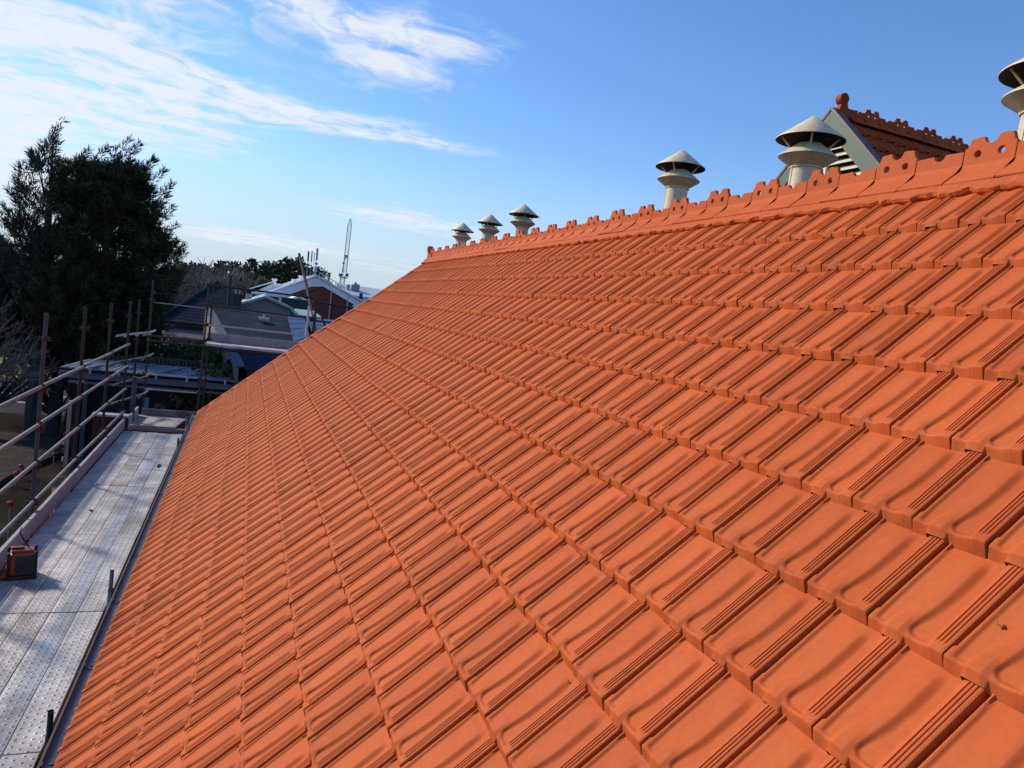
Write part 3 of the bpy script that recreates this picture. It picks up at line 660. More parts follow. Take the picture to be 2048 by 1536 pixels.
# short tubes poking out towards the camera at the corner
for z, lab in ((-2.40, 'grey cross tube with clamps at the top of the outer corner'), (-3.0, 'rusty cross tube with clamps at the outer corner'), (-3.50, 'curving pair of cross tubes above the toe board corner'), (-3.92, 'lowest cross tube at the outer corner of the deck')):
    t = thing('cross_tube', lab, 'scaffold tube', (-5.7, 16, z), 'cross tubes at the outer corner')
    b = MB(); b.tube((-5.98, 15.75, z), (-5.55, 17.3, z + .03), .0242, n=12); b.tube((-5.60, 17.0, z - .02), (-5.50, 18.35, z + .02), .0242, n=12); b.build('tube', GALV if z > -2.5 else RAILM, t)
    for y in (15.98, 16.6, 17.3, 18.2):
        b = MB(); b.box((-5.9 + (y - 15.75) * .25, y, z + .01), (.07, .05, .08)); b.build('clamp', RUST if z < -2.5 else GALV, t, bevel=.004)
# grey column rising at the corner
b = MB(); b.tube((-5.62, 16.35, -8.4), (-5.62, 16.35, -3.35), .05, n=12); tag(b.build('steel_column', POSTM), 'plain grey steel column behind the corner of the toe boards', 'column')
# leaning wooden prop against the end scaffold
p0 = atY(638, 690, 18.35); p1 = atY(598, 506, 18.35); t = thing('leaning_plank', 'weathered plank leaning above the end scaffold, black at the tip', 'plank', p0)
dv = (p1 - p0); rotm = dv.to_track_quat('Z', 'Y').to_matrix()
b = MB(); b.box(p0.lerp(p1, .5), (.115, .05, dv.length), rotm); b.build('board', mat('weathered_board', (.23, .19, .17), .8, 0, var=.3, scale=7, stretch=(6, 6, 1)), t)
b = MB(); b.box(p0.lerp(p1, .985), (.12, .055, dv.length * .03), rotm); b.build('tip', BLACK, t)
b = MB(); b.box(p0.lerp(p1, .72) + Vector((.02, -.003, 0)), (.085, .052, dv.length * .22), rotm); b.build('stripe', mat('navy_paint', (.012, .018, .055), .5), t)
b = MB(); b.tube((-1.86, 17.40, -2.3), (-1.86, 17.40, -1.25), .03, n=12); tag(b.build('white_post', mat('pale_tube', (.50, .50, .48), .5)), 'short pale tube strapped beside the roof hip posts', 'scaffold tube')

# ------------------------------------------------------------------ things on the deck
rad = thing('site_radio', 'orange and black jobsite radio with a bent aerial on the deck', 'radio', (-5.45, 7.05, ZD + .004))
RO = mat('radio_orange', (.27, .062, .02), .5, 0, var=.15, scale=12, col2=(.30, .10, .05), c2amt=.4, c2scale=9); RB = mat('radio_black', (.020, .018, .018), .6, 0, var=.3)
RG = mat('radio_grille', (.045, .05, .045), .7, 0, var=.2)
rz = ZD + .004; rm = Matrix.Rotation(math.radians(14), 3, 'Z'); rc = Vector((-5.43, 7.08, rz))
def rbx(c, s): return rc + rm @ Vector(c), s, rm
b = MB(); b.box(*rbx((0, 0, .165), (.23, .20, .25))); b.build('housing', RO, rad, bevel=.02)
b = MB(); b.box(*rbx((.02, -.104, .165), (.175, .012, .21))); b.build('speaker_grille', RG, rad, bevel=.006)
for i in range(9):
    b = MB(); b.box(*rbx((.02, -.112, .095 + i * .018), (.135, .004, .006))); b.build('grille_bar', RB, rad)
for sx in (-1, 1):
    for sy in (-1, 1):
        b = MB(); b.box(*rbx((sx * .125, sy * .105, .165), (.030, .035, .30))); b.build('bumper', RB, rad, bevel=.012)
b = MB(); b.box(*rbx((0, 0, .022), (.29, .25, .040))); b.build('base', RB, rad, bevel=.014)
b = MB(); b.prism([rc + rm @ Vector(q) for q in ((-.20, -.11, .03), (-.12, -.11, .03), (-.12, -.11, .19))], rm @ Vector((0, .2, 0))); b.build('side_wedge', RO, rad, bevel=.004)
b = MB(); b.box(*rbx((0, 0, .305), (.21, .13, .03))); b.box(*rbx((-.05, 0, .335), (.12, .05, .022))); b.build('handle', RO, rad, bevel=.008)
a0 = rc + rm @ Vector((.05, .05, .32)); b = MB(); b.tube(a0, a0 + Vector((-.10, .02, .15)), .009, .007, n=8); b.tube(a0 + Vector((-.10, .02, .15)), a0 + Vector((-.085, .05, .20)), .006, .005, n=8); b.build('aerial', RB, rad)
for (x, y, s, lab) in ((-5.20, 9.55, .022, 'small dark pebble of broken mortar on the deck'), (-4.62, 12.4, .03, 'dark scrap lying near the far end of the deck'), (-5.38, 11.0, .015, 'tiny chip of tile beside the toe board')):
    b = MB(); 
    for i in range(4): b.box((x + rng.normal(0, s * .5), y + rng.normal(0, s), ZD + s * .35), (s, s * 1.6, s * .7), Matrix.Rotation(rng.uniform(0, 3), 3, 'Z'))
    tag(b.build('debris', BLACK, None, bevel=.004), lab, 'debris', 'bits of debris on the deck')
# twig and dirt crumbs on the tiles
for (pxx, pyy, s, lab) in ((1878, 970, .006, 'small dry leaf stuck on a tile near the right edge'), (1138, 1366, .006, 'curled crumb of clay lying on the lower tiles'), (2000, 1250, .007, 'reddish clay crumb on a tile close to the camera')):
    d = ray(pxx, pyy); Nv = Vector(N1); t_ = -(CAM.dot(Nv) - .034) / d.dot(Nv); p = CAM + d * t_
    b = MB(); b.box(p, (s, s * 1.8, s * .5), Matrix.Rotation(rng.uniform(0, 3), 3, 'Z')); b.box(p + Vector((s, 0, s * .2)), (s * .8, s, s * .5)); b.box(p + Vector((0, s, s * .3)), (s * .4, s * 2, s * .3), Matrix.Rotation(1, 3, 'X'))
    tag(b.build('crumb', mat('crumb%d' % pxx, (.12, .06, .03) if pxx < 1900 else (.5, .15, .07), .9)), lab, 'debris', 'crumbs on the tiles')
# ------------------------------------------------------------------ ground, road, paths
ZG = -8.4
DIRT = mat('dirt', (.026, .023, .019), 1, 0, spec=0, var=.35, scale=1.2, col2=(.044, .039, .033), c2amt=.45, c2scale=.5, bump=.5)
ASPH = mat('asphalt', (.060, .062, .068), 1, 0, spec=0, var=.2, scale=3, bump=.2)
CONC = mat('path_concrete', (.058, .052, .045), 1, 0, spec=0, var=.2, scale=1.6, col2=(.11, .10, .085), c2amt=.4, c2scale=1)
WHITE = mat('road_paint', (.62, .62, .60), .7, 0, var=.1)
GRASS = mat('lawn', (.085, .14, .022), .9, 0, var=.4, scale=1.5, col2=(.16, .22, .03), c2amt=.5, c2scale=.7)
def sheet(name, pts, z, m, kind='structure'):
    b = MB(); b.quad(*[(p[0], p[1], z) for p in pts]); return tag(b.build(name, m), kind=kind)
sheet('ground', [(-1500, -200), (1500, -200), (1500, 2500), (-1500, 2500)], ZG, DIRT)
sheet('road', [(-200, 37.5), (60, 37.5), (60, 47.0), (-200, 47.0)], ZG + .008, ASPH)
sheet('lawn', [(-200, 48.2), (60, 48.2), (60, 64), (-200, 64)], ZG + .03, GRASS)
for yy in (40.6, 43.2): sheet('road_line', [(-60, yy), (20, yy), (20, yy + .14), (-60, yy + .14)], ZG + .013, WHITE)
b = MB(); b.span((-200, 47.0, ZG - .1), (60, 48.2, ZG + .13)); tag(b.build('kerb', CONC), kind='structure')
b = MB(); b.prism([(-14, 18, ZG + .006), (-10.6, 21.5, ZG + .006), (-10.2, 26, ZG + .006), (-9.2, 31, ZG + .006), (-9.6, 32, ZG + .006), (-22, 34, ZG + .006), (-22, 18, ZG + .006)], (0, 0, .16)); tag(b.build('raised_path', CONC), kind='structure')
b = MB(); b.span((-7.6, 17.0, ZG), (-5.9, 21.0, ZG + .02)); tag(b.build('slab_path', mat('slab', (.052, .046, .038), .9, var=.15, scale=2)), kind='structure')

# red capped stakes
REDP = mat('red_plastic', (.30, .012, .008), .45)
for i, (px_, py_, lab) in enumerate(((20, 1012, 'red capped stake nearest the scaffold, lowest in the photo'), (42, 936, 'red capped stake beside the raised path edge'), (31, 951, 'red capped stake half hidden behind the second rail'), (108, 912, 'red capped stake farthest off, left of the dark wall'))):
    P = atZ(px_, py_, ZG + (.95 if i == 0 else .35)); t = thing('marker_stake', lab, 'stake', (P.x, P.y, ZG), 'red capped stakes on the ground')
    b = MB(); b.tube((P.x, P.y, ZG), (P.x, P.y, P.z), .014, n=6); b.build('stake', GALV, t)
    b = MB(); b.lathe([(.0, .08), (.05, .075), (.07, .05), (.074, -.05), (.06, -.055), (0, -.055)], (P.x, P.y, P.z + .05), n=14); b.build('cap', REDP, t)
# orange sided formwork panel and striped timber post by the scaffold
OR = mat('orange_sheet', (.50, .13, .06), .6, 0, var=.15, scale=5)
t = thing('formwork_panel', 'orange sided timber panel standing outside the toe boards', 'panel', (-6.5, 15, ZG))
pA = atY(160, 940, 13.2); pB = atY(166, 905, 13.2); pC = atY(182, 938, 13.2)
b = MB(); b.prism([(-6.42, 13.0, -6.6), (-6.42, 13.0, -5.10), (-6.30, 12.6, -5.25), (-6.05, 12.0, -5.75), (-6.05, 12.0, -6.6)], (.05, .02, 0)); b.build('orange_side', OR, t)
b = MB(); b.prism([(-6.42, 13.05, -5.07), (-6.05, 12.05, -5.72), (-5.83, 12.2, -5.75), (-6.18, 13.2, -5.10)], (0, 0, -.05)); b.build('timber_top', TIMBER, t)
b = MB(); b.span((-6.35, 12.7, ZG), (-6.25, 12.8, -5.3)); b.build('leg', TIMBER, t)
t = thing('timber_post', 'slim timber post with red and white tape beside the second guardrail post', 'post', (-6.45, 14.2, ZG))
b = MB(); b.span((-6.50, 14.2, ZG), (-6.44, 14.26, -3.65)); b.build('post', TIMBER, t)
for i in range(12):
    b = MB(); b.box((-6.53, 14.22, -6.2 + i * .17), (.025, .03, .085), Matrix.Rotation(.1 * (i % 3 - 1), 3, 'Y')); b.build('tape', REDP if i % 2 else WHITE, t)
# temporary mesh fence, bottom left
t = thing('mesh_fence', 'light wire mesh fence panel on the ground at the left edge', 'fence', (-9, 18, ZG))
b = MB(); A0 = Vector((-8.6, 17.4, ZG)); A1 = Vector((-9.4, 20.2, ZG))
for i in range(13): p = A0.lerp(A1, i / 12); b.tube(p + Vector((0, 0, .1)), p + Vector((0, 0, 1.5)), .006, n=4)
for i in range(4): b.tube(A0 + Vector((0, 0, .1 + i * .45)), A1 + Vector((0, 0, .1 + i * .45)), .008, n=4)
b.build('mesh', GALV, t)
b = MB(); b.tube(A0, A0 + Vector((0, 0, 1.6)), .02, n=8); b.tube(A1, A1 + Vector((0, 0, 1.6)), .02, n=8); b.tube(A0 + Vector((0, 0, 1.55)), A1 + Vector((0, 0, 1.55)), .02, n=8); b.build('frame', GALV, t)

# ------------------------------------------------------------------ corrugated / ribbed sheets
def ribbed(name, TL, TR, BR, BL, n, h, m, parent=None, th=.06, duty=.25):
    TL, TR, BR, BL = map(Vector, (TL, TR, BR, BL)); nr = (TR - TL).cross(BL - TL).normalized()
    if nr.z < 0 or (abs(nr.z) < .05 and nr.y > 0): nr = -nr
    b = MB(); ts = []
    for i in range(n):
        a = i / n; w = 1 / n; ts += [(a, 0), (a + w * (1 - duty) , 0), (a + w * (1 - duty * .8), h), (a + w * (1 - duty * .2), h)]
    ts.append((1, 0)); k = len(ts)
    for t, hh in ts: b.v.append(TL.lerp(TR, t) + nr * hh)
    for t, hh in ts: b.v.append(BL.lerp(BR, t) + nr * hh)
    for t, hh in ts: b.v.append(TL.lerp(TR, t) - nr * th)
    for t, hh in ts: b.v.append(BL.lerp(BR, t) - nr * th)
    for i in range(k - 1):
        b.f.append((i, i + 1, k + i + 1, k + i)); b.f.append((2 * k + i, 3 * k + i, 3 * k + i + 1, 2 * k + i + 1))
        b.f.append((i, 2 * k + i, 2 * k + i + 1, i + 1)); b.f.append((k + i, k + i + 1, 3 * k + i + 1, 3 * k + i))
    b.f.append((0, k, 3 * k, 2 * k)); b.f.append((k - 1, 3 * k - 1 - 0, 4 * k - 1, 2 * k - 1) if 0 else (k - 1, 3 * k - 1, 4 * k - 1, 2 * k - 1))
    return b.build(name, m, parent)
NAVY_SHADE = mat('navy_and_shade', (.011, .015, .027), .6, 0, var=.2, scale=2)
BLUEG = mat('blue_grey_steel', (.13, .16, .21), .6, .1, spec=.3, var=.14, scale=1.5, objvar=.05)
# covered walkway with flat metal roof across the yard
can = thing('canopy', 'long flat blue grey metal canopy over a dark open shelter', 'canopy', (-5, 27, ZG))
YF = 26.4; fl = atY(120, 733, YF); zc = fl.z
XL = fl.x; XR = 3.0
ribbed('roof_sheet', (XL + .5, YF + 2.1, zc + .12), (XR, YF + 2.1, zc + .12), (XR, YF, zc), (XL, YF, zc), 60, .02, BLUEG, can, th=.05)
b = MB(); b.span((XL - .1, YF + .30, zc - .40), (XR, YF + .36, zc - .17)); b.build('fascia_beam', BLUEG, can)
b = MB(); b.span((XL + .2, YF + .42, zc - .60), (XR, YF + .46, zc - .52)); b.build('lower_beam', BLUEG, can)
for i, pxp in enumerate((180, 238, 313, 375, 452)):
    P = atY(pxp, 745, YF); b = MB(); b.span((P.x - .035, YF - .05, zc - .17), (P.x + .035, YF + .02, zc + .02)); b.build('gutter_strap', GALV, can)
    b = MB(); b.tube((P.x, YF - .02, zc + .05), (P.x + .9, YF + 1.7, zc + .17), .035, n=6); b.build('roof_strut', BLUEG, can)
for xx in (atY(268, 780, YF + .6).x, atY(172, 780, YF + .6).x, -1.2):
    b = MB(); b.span((xx - .07, YF + .5, ZG), (xx + .07, YF + .64, zc - .3)); b.build('post', POSTM, can)
xw0 = atY(168, 800, YF + 2.5).x; xw1 = atY(405, 790, YF + 2.5).x
b = MB(); b.span((xw0, YF + 2.3, ZG), (xw1, YF + 2.5, zc - .2)); b.span((xw0, YF + .9, ZG), (xw0 + .15, YF + 2.3, zc - .7)); wl = b.build('shade_back_wall', NAVY_SHADE, can)  # wall added near black so the shelter's inner shade sits in its colour
pw0 = atY(310, 806, YF + 2.28); pw1 = atY(371, 830, YF + 2.28)
b = MB(); b.span((pw0.x, YF + 2.22, pw1.z - .5), (pw1.x, YF + 2.298, pw0.z)); b.build('pale_panel', mat('pale_panel', (.20, .21, .19), .6), wl)
b = MB(); b.span((xw0 + .3, YF + 1.2, ZG), (xw1, YF + 2.2, zc - .95)); 
b = MB(); p = atY(292, 800, YF + .5); b.span((p.x - .06, YF + .40, ZG + .2), (p.x + .10, YF + .48, p.z + .1)); b.build('teal_downpipe', mat('teal', (.06, .22, .24), .5), can)
rw = thing('brick_shed', 'low dark red brick wall between the scaffold and the canopy', 'wall', (-6.5, 22, ZG))
BRICKR = mat('dark_red_brick', (.085, .016, .012), .85, 0, var=.25, scale=9)
a = atY(186, 885, 21.0); c = atY(250, 820, 21.0)
b = MB(); b.span((atY(182, 885, 21).x, 21.0, ZG), (-4.3, 21.25, atY(215, 833, 21).z)); b.build('wall', BRICKR, rw)
b = MB(); b.span((atY(182, 885, 21).x - .03, 20.95, atY(215, 833, 21).z), (-4.3, 21.3, atY(215, 833, 21).z + .06)); b.build('coping', GALV, rw)

# ------------------------------------------------------------------ houses and workshops beyond
def box_house(root, x0, x1, y0, y1, z0, z1, m, name='wall'):
    b = MB(); b.span((x0, y0, z0), (x1, y1, z1)); return b.build(name, m, root)
SLATE = mat('slate_tiles', (.030, .034, .046), 1, 0, spec=0, var=.3, scale=2.0, col2=(.040, .042, .052), c2amt=.5, c2scale=6, stretch=(1, 1, 6))
h1 = thing('tiled_house', 'cream house with a dark grey hipped tile roof and striped awning', 'house', (-6, 46, ZG)); Yh = 44
e0 = atY(318, 639, Yh); e1 = atY(425, 648, Yh); ze = e0.z; w_ = 5.7; pk = atY(402, 562, Yh + 6)
xa, xb = e0.x, e0.x + w_; zr = pk.z
bx = MB(); rx0 = xa + 2.75; rx1 = xb - 2.75
# hip roof with stepped courses
nc = 16; b = MB()
for i in range(nc):
    t0, t1 = i / nc, (i + 1) / nc
    def ringp(t, dz=0): return [Vector((xa + (rx0 - xa) * t, Yh + 5.5 * t, ze + (zr - ze) * t + dz)), Vector((xb - (xb - rx1) * t, Yh + 5.5 * t, ze + (zr - ze) * t + dz)), Vector((xb - (xb - rx1) * t, Yh + 11 - 5.5 * t, ze + (zr - ze) * t + dz)), Vector((xa + (rx0 - xa) * t, Yh + 11 - 5.5 * t, ze + (zr - ze) * t + dz))]
    lo, hi = ringp(t0, .02), ringp(t1, 0)
    lb = ringp(t0, 0)
    for j in range(4):
        k2 = (j + 1) % 4; b.quad(lo[j], lo[k2], hi[k2], hi[j]); b.quad(lb[j], lb[k2], lo[k2], lo[j])
b.build('roof', SLATE, h1)
b = MB(); b.tube((xa, Yh, ze + .06), (rx0, Yh + 5.5, zr + .08), .11, n=8); b.tube((xb, Yh, ze + .06), (rx1, Yh + 5.5, zr + .08), .11, n=8); b.build('hip_cap', SLATE, h1)
CR = mat('cream_wall', (.36, .31, .20), .8, 0, var=.12, scale=2)
box_house(h1, xa + .45, xb - .45, Yh + .5, Yh + 10.5, ZG, ze - .02, CR)
b = MB(); b.span((xa - .05, Yh - .12, ze - .14), (xb, Yh, ze + .02)); b.build('gutter', BLACK, h1)
AW = mat('awning', (.36, .27, .28), .6, .1, var=.1)
al = atY(330, 652, Yh); ab = atY(330, 676, Yh - 1.6)
ribbed('awning', (xa + .4, Yh + .5, al.z), (xb - .6, Yh + .5, al.z), (xb - .6, Yh - 1.5, ab.z + .1), (xa + .4, Yh - 1.5, ab.z + .1), 90, .05, AW, h1, th=.03, duty=.5)
b = MB(); P = atY(339, 646, Yh + .4); b.box((P.x, Yh + .46, P.z), (.55, .1, .35)); b.build('wall_vent', GALV, h1)

# grey ribbed metal roof building, rotated, with solar panels on its right part
RIBM = mat('ribbed_roof', (.034, .045, .064), 1, 0, spec=0, var=.25, scale=.8, col2=(.062, .085, .120), c2amt=.4, c2scale=.5)
mb = thing('metal_roof_building', 'low building with a grey ribbed metal roof and pale edge flashing', 'building', (-2, 34, ZG))
TL = atY(424, 618, 40); BL = atY(490, 735, 26.5); TR = atY(700, 652, 40); BR = atY(800, 770, 26.5)
BL.z = TL.z + (BL.z - TL.z)
ribbed('roof', TL, TR, BR, BL, 42, .035, RIBM, mb, th=.08, duty=.22)
dn = Vector((0, 0, -1))
b = MB(); off = (TL - TR).normalized() * .35
b.prism([TL + Vector((0, 0, .08)), TL + off + Vector((0, 0, .02)), BL + off + Vector((0, 0, .02)), BL + Vector((0, 0, .08))], (0, 0, -.06)); b.build('edge_flashing', mat('flashing', (.10, .13, .16), 1, 0, spec=0, var=.12), mb)
b = MB(); o1 = off * .9
b.prism([TL + o1 + Vector((0, 0, -.05)), BL + o1 + Vector((0, 0, -.05)), Vector((BL.x + o1.x, BL.y, BL.z - .75)), Vector((TL.x + o1.x, TL.y, TL.z - 1.4))], (.1, 0, 0)); b.build('gable_panel', mat('olive_panel', (.16, .165, .14), .7, var=.15, scale=1.5), mb)
b = MB(); b.prism([BL + Vector((.1, .1, -.1)), BR + Vector((0, .1, -.1)), Vector((BR.x, BR.y + .1, ZG)), Vector((BL.x + .1, BL.y + .1, ZG))], (0, .15, 0)); b.build('wall', NAVY_SHADE, mb)
# solar panel arrays: each panel its own part
PV = mat('solar_cell', (.050, .095, .20), .6, .0, var=.15, scale=.6, spec=.1); PVF = mat('solar_frame', (.02, .022, .03), .4, .4)
def onroof(u, v): return TL.lerp(TR, u).lerp(BL.lerp(BR, u), v)
nrf = (TR - TL).cross(BL - TL).normalized(); nrf = nrf if nrf.z > 0 else -nrf
def uv_of(px_, py_):
    d = ray(px_, py_); t_ = (TL - CAM).dot(nrf) / d.dot(nrf); return CAM + d * t_
for gi, (q0, q1, q2, q3, nc_) in enumerate((((573, 634), (607, 638), (622, 690), (590, 705), 1), ((613, 640), (642, 643), (662, 690), (630, 692), 1), ((646, 643), (676, 646), (700, 690), (668, 690), 1))):
    a0, a1, a2, a3 = [uv_of(*q) + nrf * .16 for q in (q0, q1, q2, q3)]
    arr = thing('solar_array', ('solar panel array left of the posts by the roof hip', 'solar panel array seen between the hip posts', 'solar panel array farthest right, beside the tiled hip')[gi], 'solar panels', a0, 'solar panel arrays')
    for r in range(6):
        t0, t1 = r / 6 + .006, (r + 1) / 6 - .006
        l0, l1 = a0.lerp(a3, t0), a0.lerp(a3, t1); r0, r1 = a1.lerp(a2, t0), a1.lerp(a2, t1)
        b = MB(); b.prism([l0, r0, r1, l1], -nrf * .04); fr = b.build('solar_panel', PVF, arr)
        i_ = .02; b = MB(); b.prism([l0.lerp(r1, i_) + nrf * .004, r0.lerp(l1, i_) + nrf * .004, r1.lerp(l0, i_) + nrf * .004, l1.lerp(r0, i_) + nrf * .004], -nrf * .003); b.build('glass', PV, fr)
P = uv_of(527, 645) + nrf * .2; b = MB(); b.box(P, (.55, .5, .12)); b.tube(P, P + Vector((0, 0, .25)), .05); tag(b.build('roof_hatch', GALV), 'small pale hatch in the middle of the ribbed grey roof', 'roof hatch')

# mid distance gables and chimneys
def gable_front(root, apx, lpx, rpx, Y, depth, zb, wall_m, roof_m, ribs=0, over=.4, th=.18):
    A = atY(*apx, Y); Lp = atY(*lpx, Y); Rp = atY(*rpx, Y)
    b = MB(); b.prism([(Lp.x, Y, zb), (Lp.x, Y, Lp.z), (A.x, Y, A.z), (Rp.x, Y, Rp.z), (Rp.x, Y, zb)], (0, depth, 0)); b.build('wall', wall_m, root)
    u = Vector((0, depth + over, 0)); O = Vector((0, -over, 0))
    for P_ in (Lp, Rp):
        d_ = (P_ - A).normalized(); e = P_ + d_ * over * .6; n_ = Vector((0, 0, th))
        if ribs:
            ribbed('roof', A + O + Vector((0, 0, th)), A + O + u + Vector((0, 0, th)), e + O + u + Vector((0, 0, th)), e + O + Vector((0, 0, th)), ribs, .06, roof_m, root, th=.14)
        else:
            b = MB(); b.prism([A + O + n_, e + O + n_, e + O, A + O], u); b.build('roof', roof_m, root)
    return A, Lp, Rp
WCL = mat('white_cladding', (.86, .87, .89), .55, .1, var=.07, scale=.4); WRF = mat('white_roof', (.82, .85, .88), .5, .1, var=.06, scale=.4)
fac = thing('white_factory', 'big white corrugated workshop with a broad gable and antennas', 'factory', (0, 95, ZG)); YFc = 92
gable_front(fac, (632, 553), (528, 590), (728, 606), YFc, 26, ZG, WCL, WRF, ribs=26)
A_ = atY(632, 553, YFc); L0 = atY(528, 590, YFc); R0 = atY(728, 606, YFc)
for i in range(44):
    t_ = (i + .5) / 44; x = L0.x + (R0.x - L0.x) * t_; zt = (L0.z + (A_.z - L0.z) * (x - L0.x) / (A_.x - L0.x)) if x < A_.x else (A_.z + (R0.z - A_.z) * (x - A_.x) / (R0.x - A_.x))
    b = MB(); b.span((x - .05, YFc - .07, ZG + 4), (x + .05, YFc - .003, zt - .05)); b.build('cladding_rib', WCL, fac)
b = MB(); Lw = atY(567, 604, YFc); b.span((L0.x - 1.2, YFc - 1.2, ZG), (atY(571, 600, YFc).x, YFc - .1, atY(540, 592, YFc).z)); b.build('brick_base', mat('factory_brick', (.16, .05, .035), .85, var=.15, scale=3), fac)
b = MB(); b.span((L0.x - 1.5, YFc - 1.35, atY(540, 592, YFc).z), (atY(571, 600, YFc).x + .3, YFc, atY(540, 588, YFc).z)); b.build('eave_band', WRF, fac)
for q, hgt in (((549, 561), 1.9), ((602, 555), 1.6), ((588, 562), .7)):
    P = atY(*q, YFc + 6); b = MB(); b.lathe([(0, .25), (.33, .25), (.34, .05), (.22, -.05), (.22, -1.6)], (P.x, P.y, P.z), n=16); b.build('rooftop_fan', WRF, fac)
b = MB(); r0_, r1_ = atY(640, 545, YFc + 2), atY(690, 575, YFc + 2)
for s in (0, 1): b.tube(r0_ + Vector((0, 0, -.55 * s)), r1_ + Vector((0, 0, -.55 * s)), .05, n=5)
for i in range(9): p = r0_.lerp(r1_, i / 8); b.tube(p, p - Vector((0, 0, 1.3)), .045, n=5)
b.build('roof_handrail', GALV, fac)
fw = thing('white_wing', 'lower white ribbed roof left of the big white gable', 'factory', (-6, 98, ZG))
a = atY(510, 583, 98); c = atY(549, 566, 98); e = atY(600, 575, 98)
b = MB(); b.prism([(a.x, 98, ZG), (a.x, 98, a.z), (c.x, 98, c.z), (e.x, 98, e.z), (e.x, 98, ZG)], (0, 12, 0)); b.build('wall', WCL, fw)
ribbed('roof', c + Vector((0, 12, .2)), c + Vector((0, -.5, .2)), a + Vector((-1, -.5, .1)), a + Vector((-1, 12, .1)), 18, .06, WRF, fw)
lf = thing('long_pale_building', 'long pale blue metal building at the right behind the tiled hip', 'building', (12, 120, ZG)); Yl = 118
a = atY(682, 573, Yl); c = atY(800, 588, Yl)
ribbed('roof', (a.x, Yl + 8, a.z + .6), (c.x, Yl + 8, a.z + .6), (c.x, Yl, a.z - 1.2), (a.x, Yl, a.z - 1.2), 60, .08, mat('pale_blue_roof', (.42, .50, .60), .5, .1, var=.06), lf)
b = MB(); b.span((a.x, Yl, ZG), (c.x, Yl + 8, a.z - 1.25)); b.build('wall', mat('pale_blue_wall', (.38, .46, .55), .6, var=.06), lf)
P = atY(722, 592, Yl - .1); b = MB(); b.span((P.x - .28, Yl - .12, P.z - .5), (P.x + .28, Yl - .01, P.z + .45)); b.build('window', NAVY_SHADE, lf)
for q in (697, 706, 711, 717):
    P = atY(q, 570, Yl + 4); b = MB(); b.span((P.x - .22, Yl + 3.8, P.z - 1.2), (P.x + .22, Yl + 4.3, P.z + (.1 if q != 711 else .45))); b.build('roof_plant', mat('plant_grey%d' % q, (.20, .24, .28), .6), lf)
bk = thing('brick_hall', 'dark red brick hall with a plain pointed gable in front of the white workshop', 'brick building', (3, 75, ZG)); Yb = 74
BK = mat('red_brick', (.125, .030, .022), .85, 0, var=.22, scale=4)
gable_front(bk, (646, 574), (596, 592), (706, 609), Yb, 14, ZG, BK, mat('dark_roof', (.02, .014, .014), 1, 0, spec=0), over=.08, th=.05)
for q in ((661, 600), (694, 612)):
    P = atY(*q, Yb); b = MB(); b.tube((P.x, Yb - .08, P.z - 4), (P.x, Yb - .08, P.z + 1.0), .07, n=6); b.build('downpipe', GALV, bk)
nv = thing('navy_shed', 'navy blue shed wall below the white workshop', 'shed', (1, 62, ZG)); Yn = 62
a = atY(563, 600, Yn); c = atY(616, 607, Yn)
b = MB(); b.span((a.x, Yn, ZG), (c.x, Yn + 6, c.z + .25)); b.build('wall', NAVY_SHADE, nv)
wg = thing('white_gable', 'tiny white gable poking up between the navy shed and the brick hall', 'house', (1, 66, ZG)); gable_front(wg, (598, 595), (580, 601), (615, 605), 66, 5, ZG, mat('offwhite', (.52, .52, .52), .7), WRF, over=.3)
tl_ = thing('teal_roof_shed', 'small shed with a pale teal roof below the navy shed', 'shed', (1, 50, ZG)); a = atY(583, 618, 52); c = atY(616, 622, 52); e = atY(616, 632, 48)
ribbed('roof', (a.x, 54, a.z), (c.x + .6, 54, a.z), (c.x + .6, 48, e.z), (a.x, 48, e.z), 14, .04, mat('teal_roof', (.20, .30, .31), .5), tl_)
b = MB(); b.span((a.x, 48.2, ZG), (c.x + .6, 53.8, e.z - .1)); b.build('wall', CR, tl_)
mg = thing('grey_gable_house', 'grey weatherboard gable with pale blue barge edges in the middle distance', 'house', (-2, 50, ZG)); Ym = 47
gable_front(mg, (531, 596), (484, 609), (582, 619), Ym, 9, ZG, mat('grey_board', (.22, .205, .185), .75, var=.08), mat('pale_grey_roof', (.30, .36, .38), .5), over=.35, th=.16)
P = atY(497, 598, Ym + 4); b = MB(); b.tube((P.x, P.y, P.z - 1.6), (P.x, P.y, P.z + .35), .19, n=12); b.build('flue', GALV, mg)
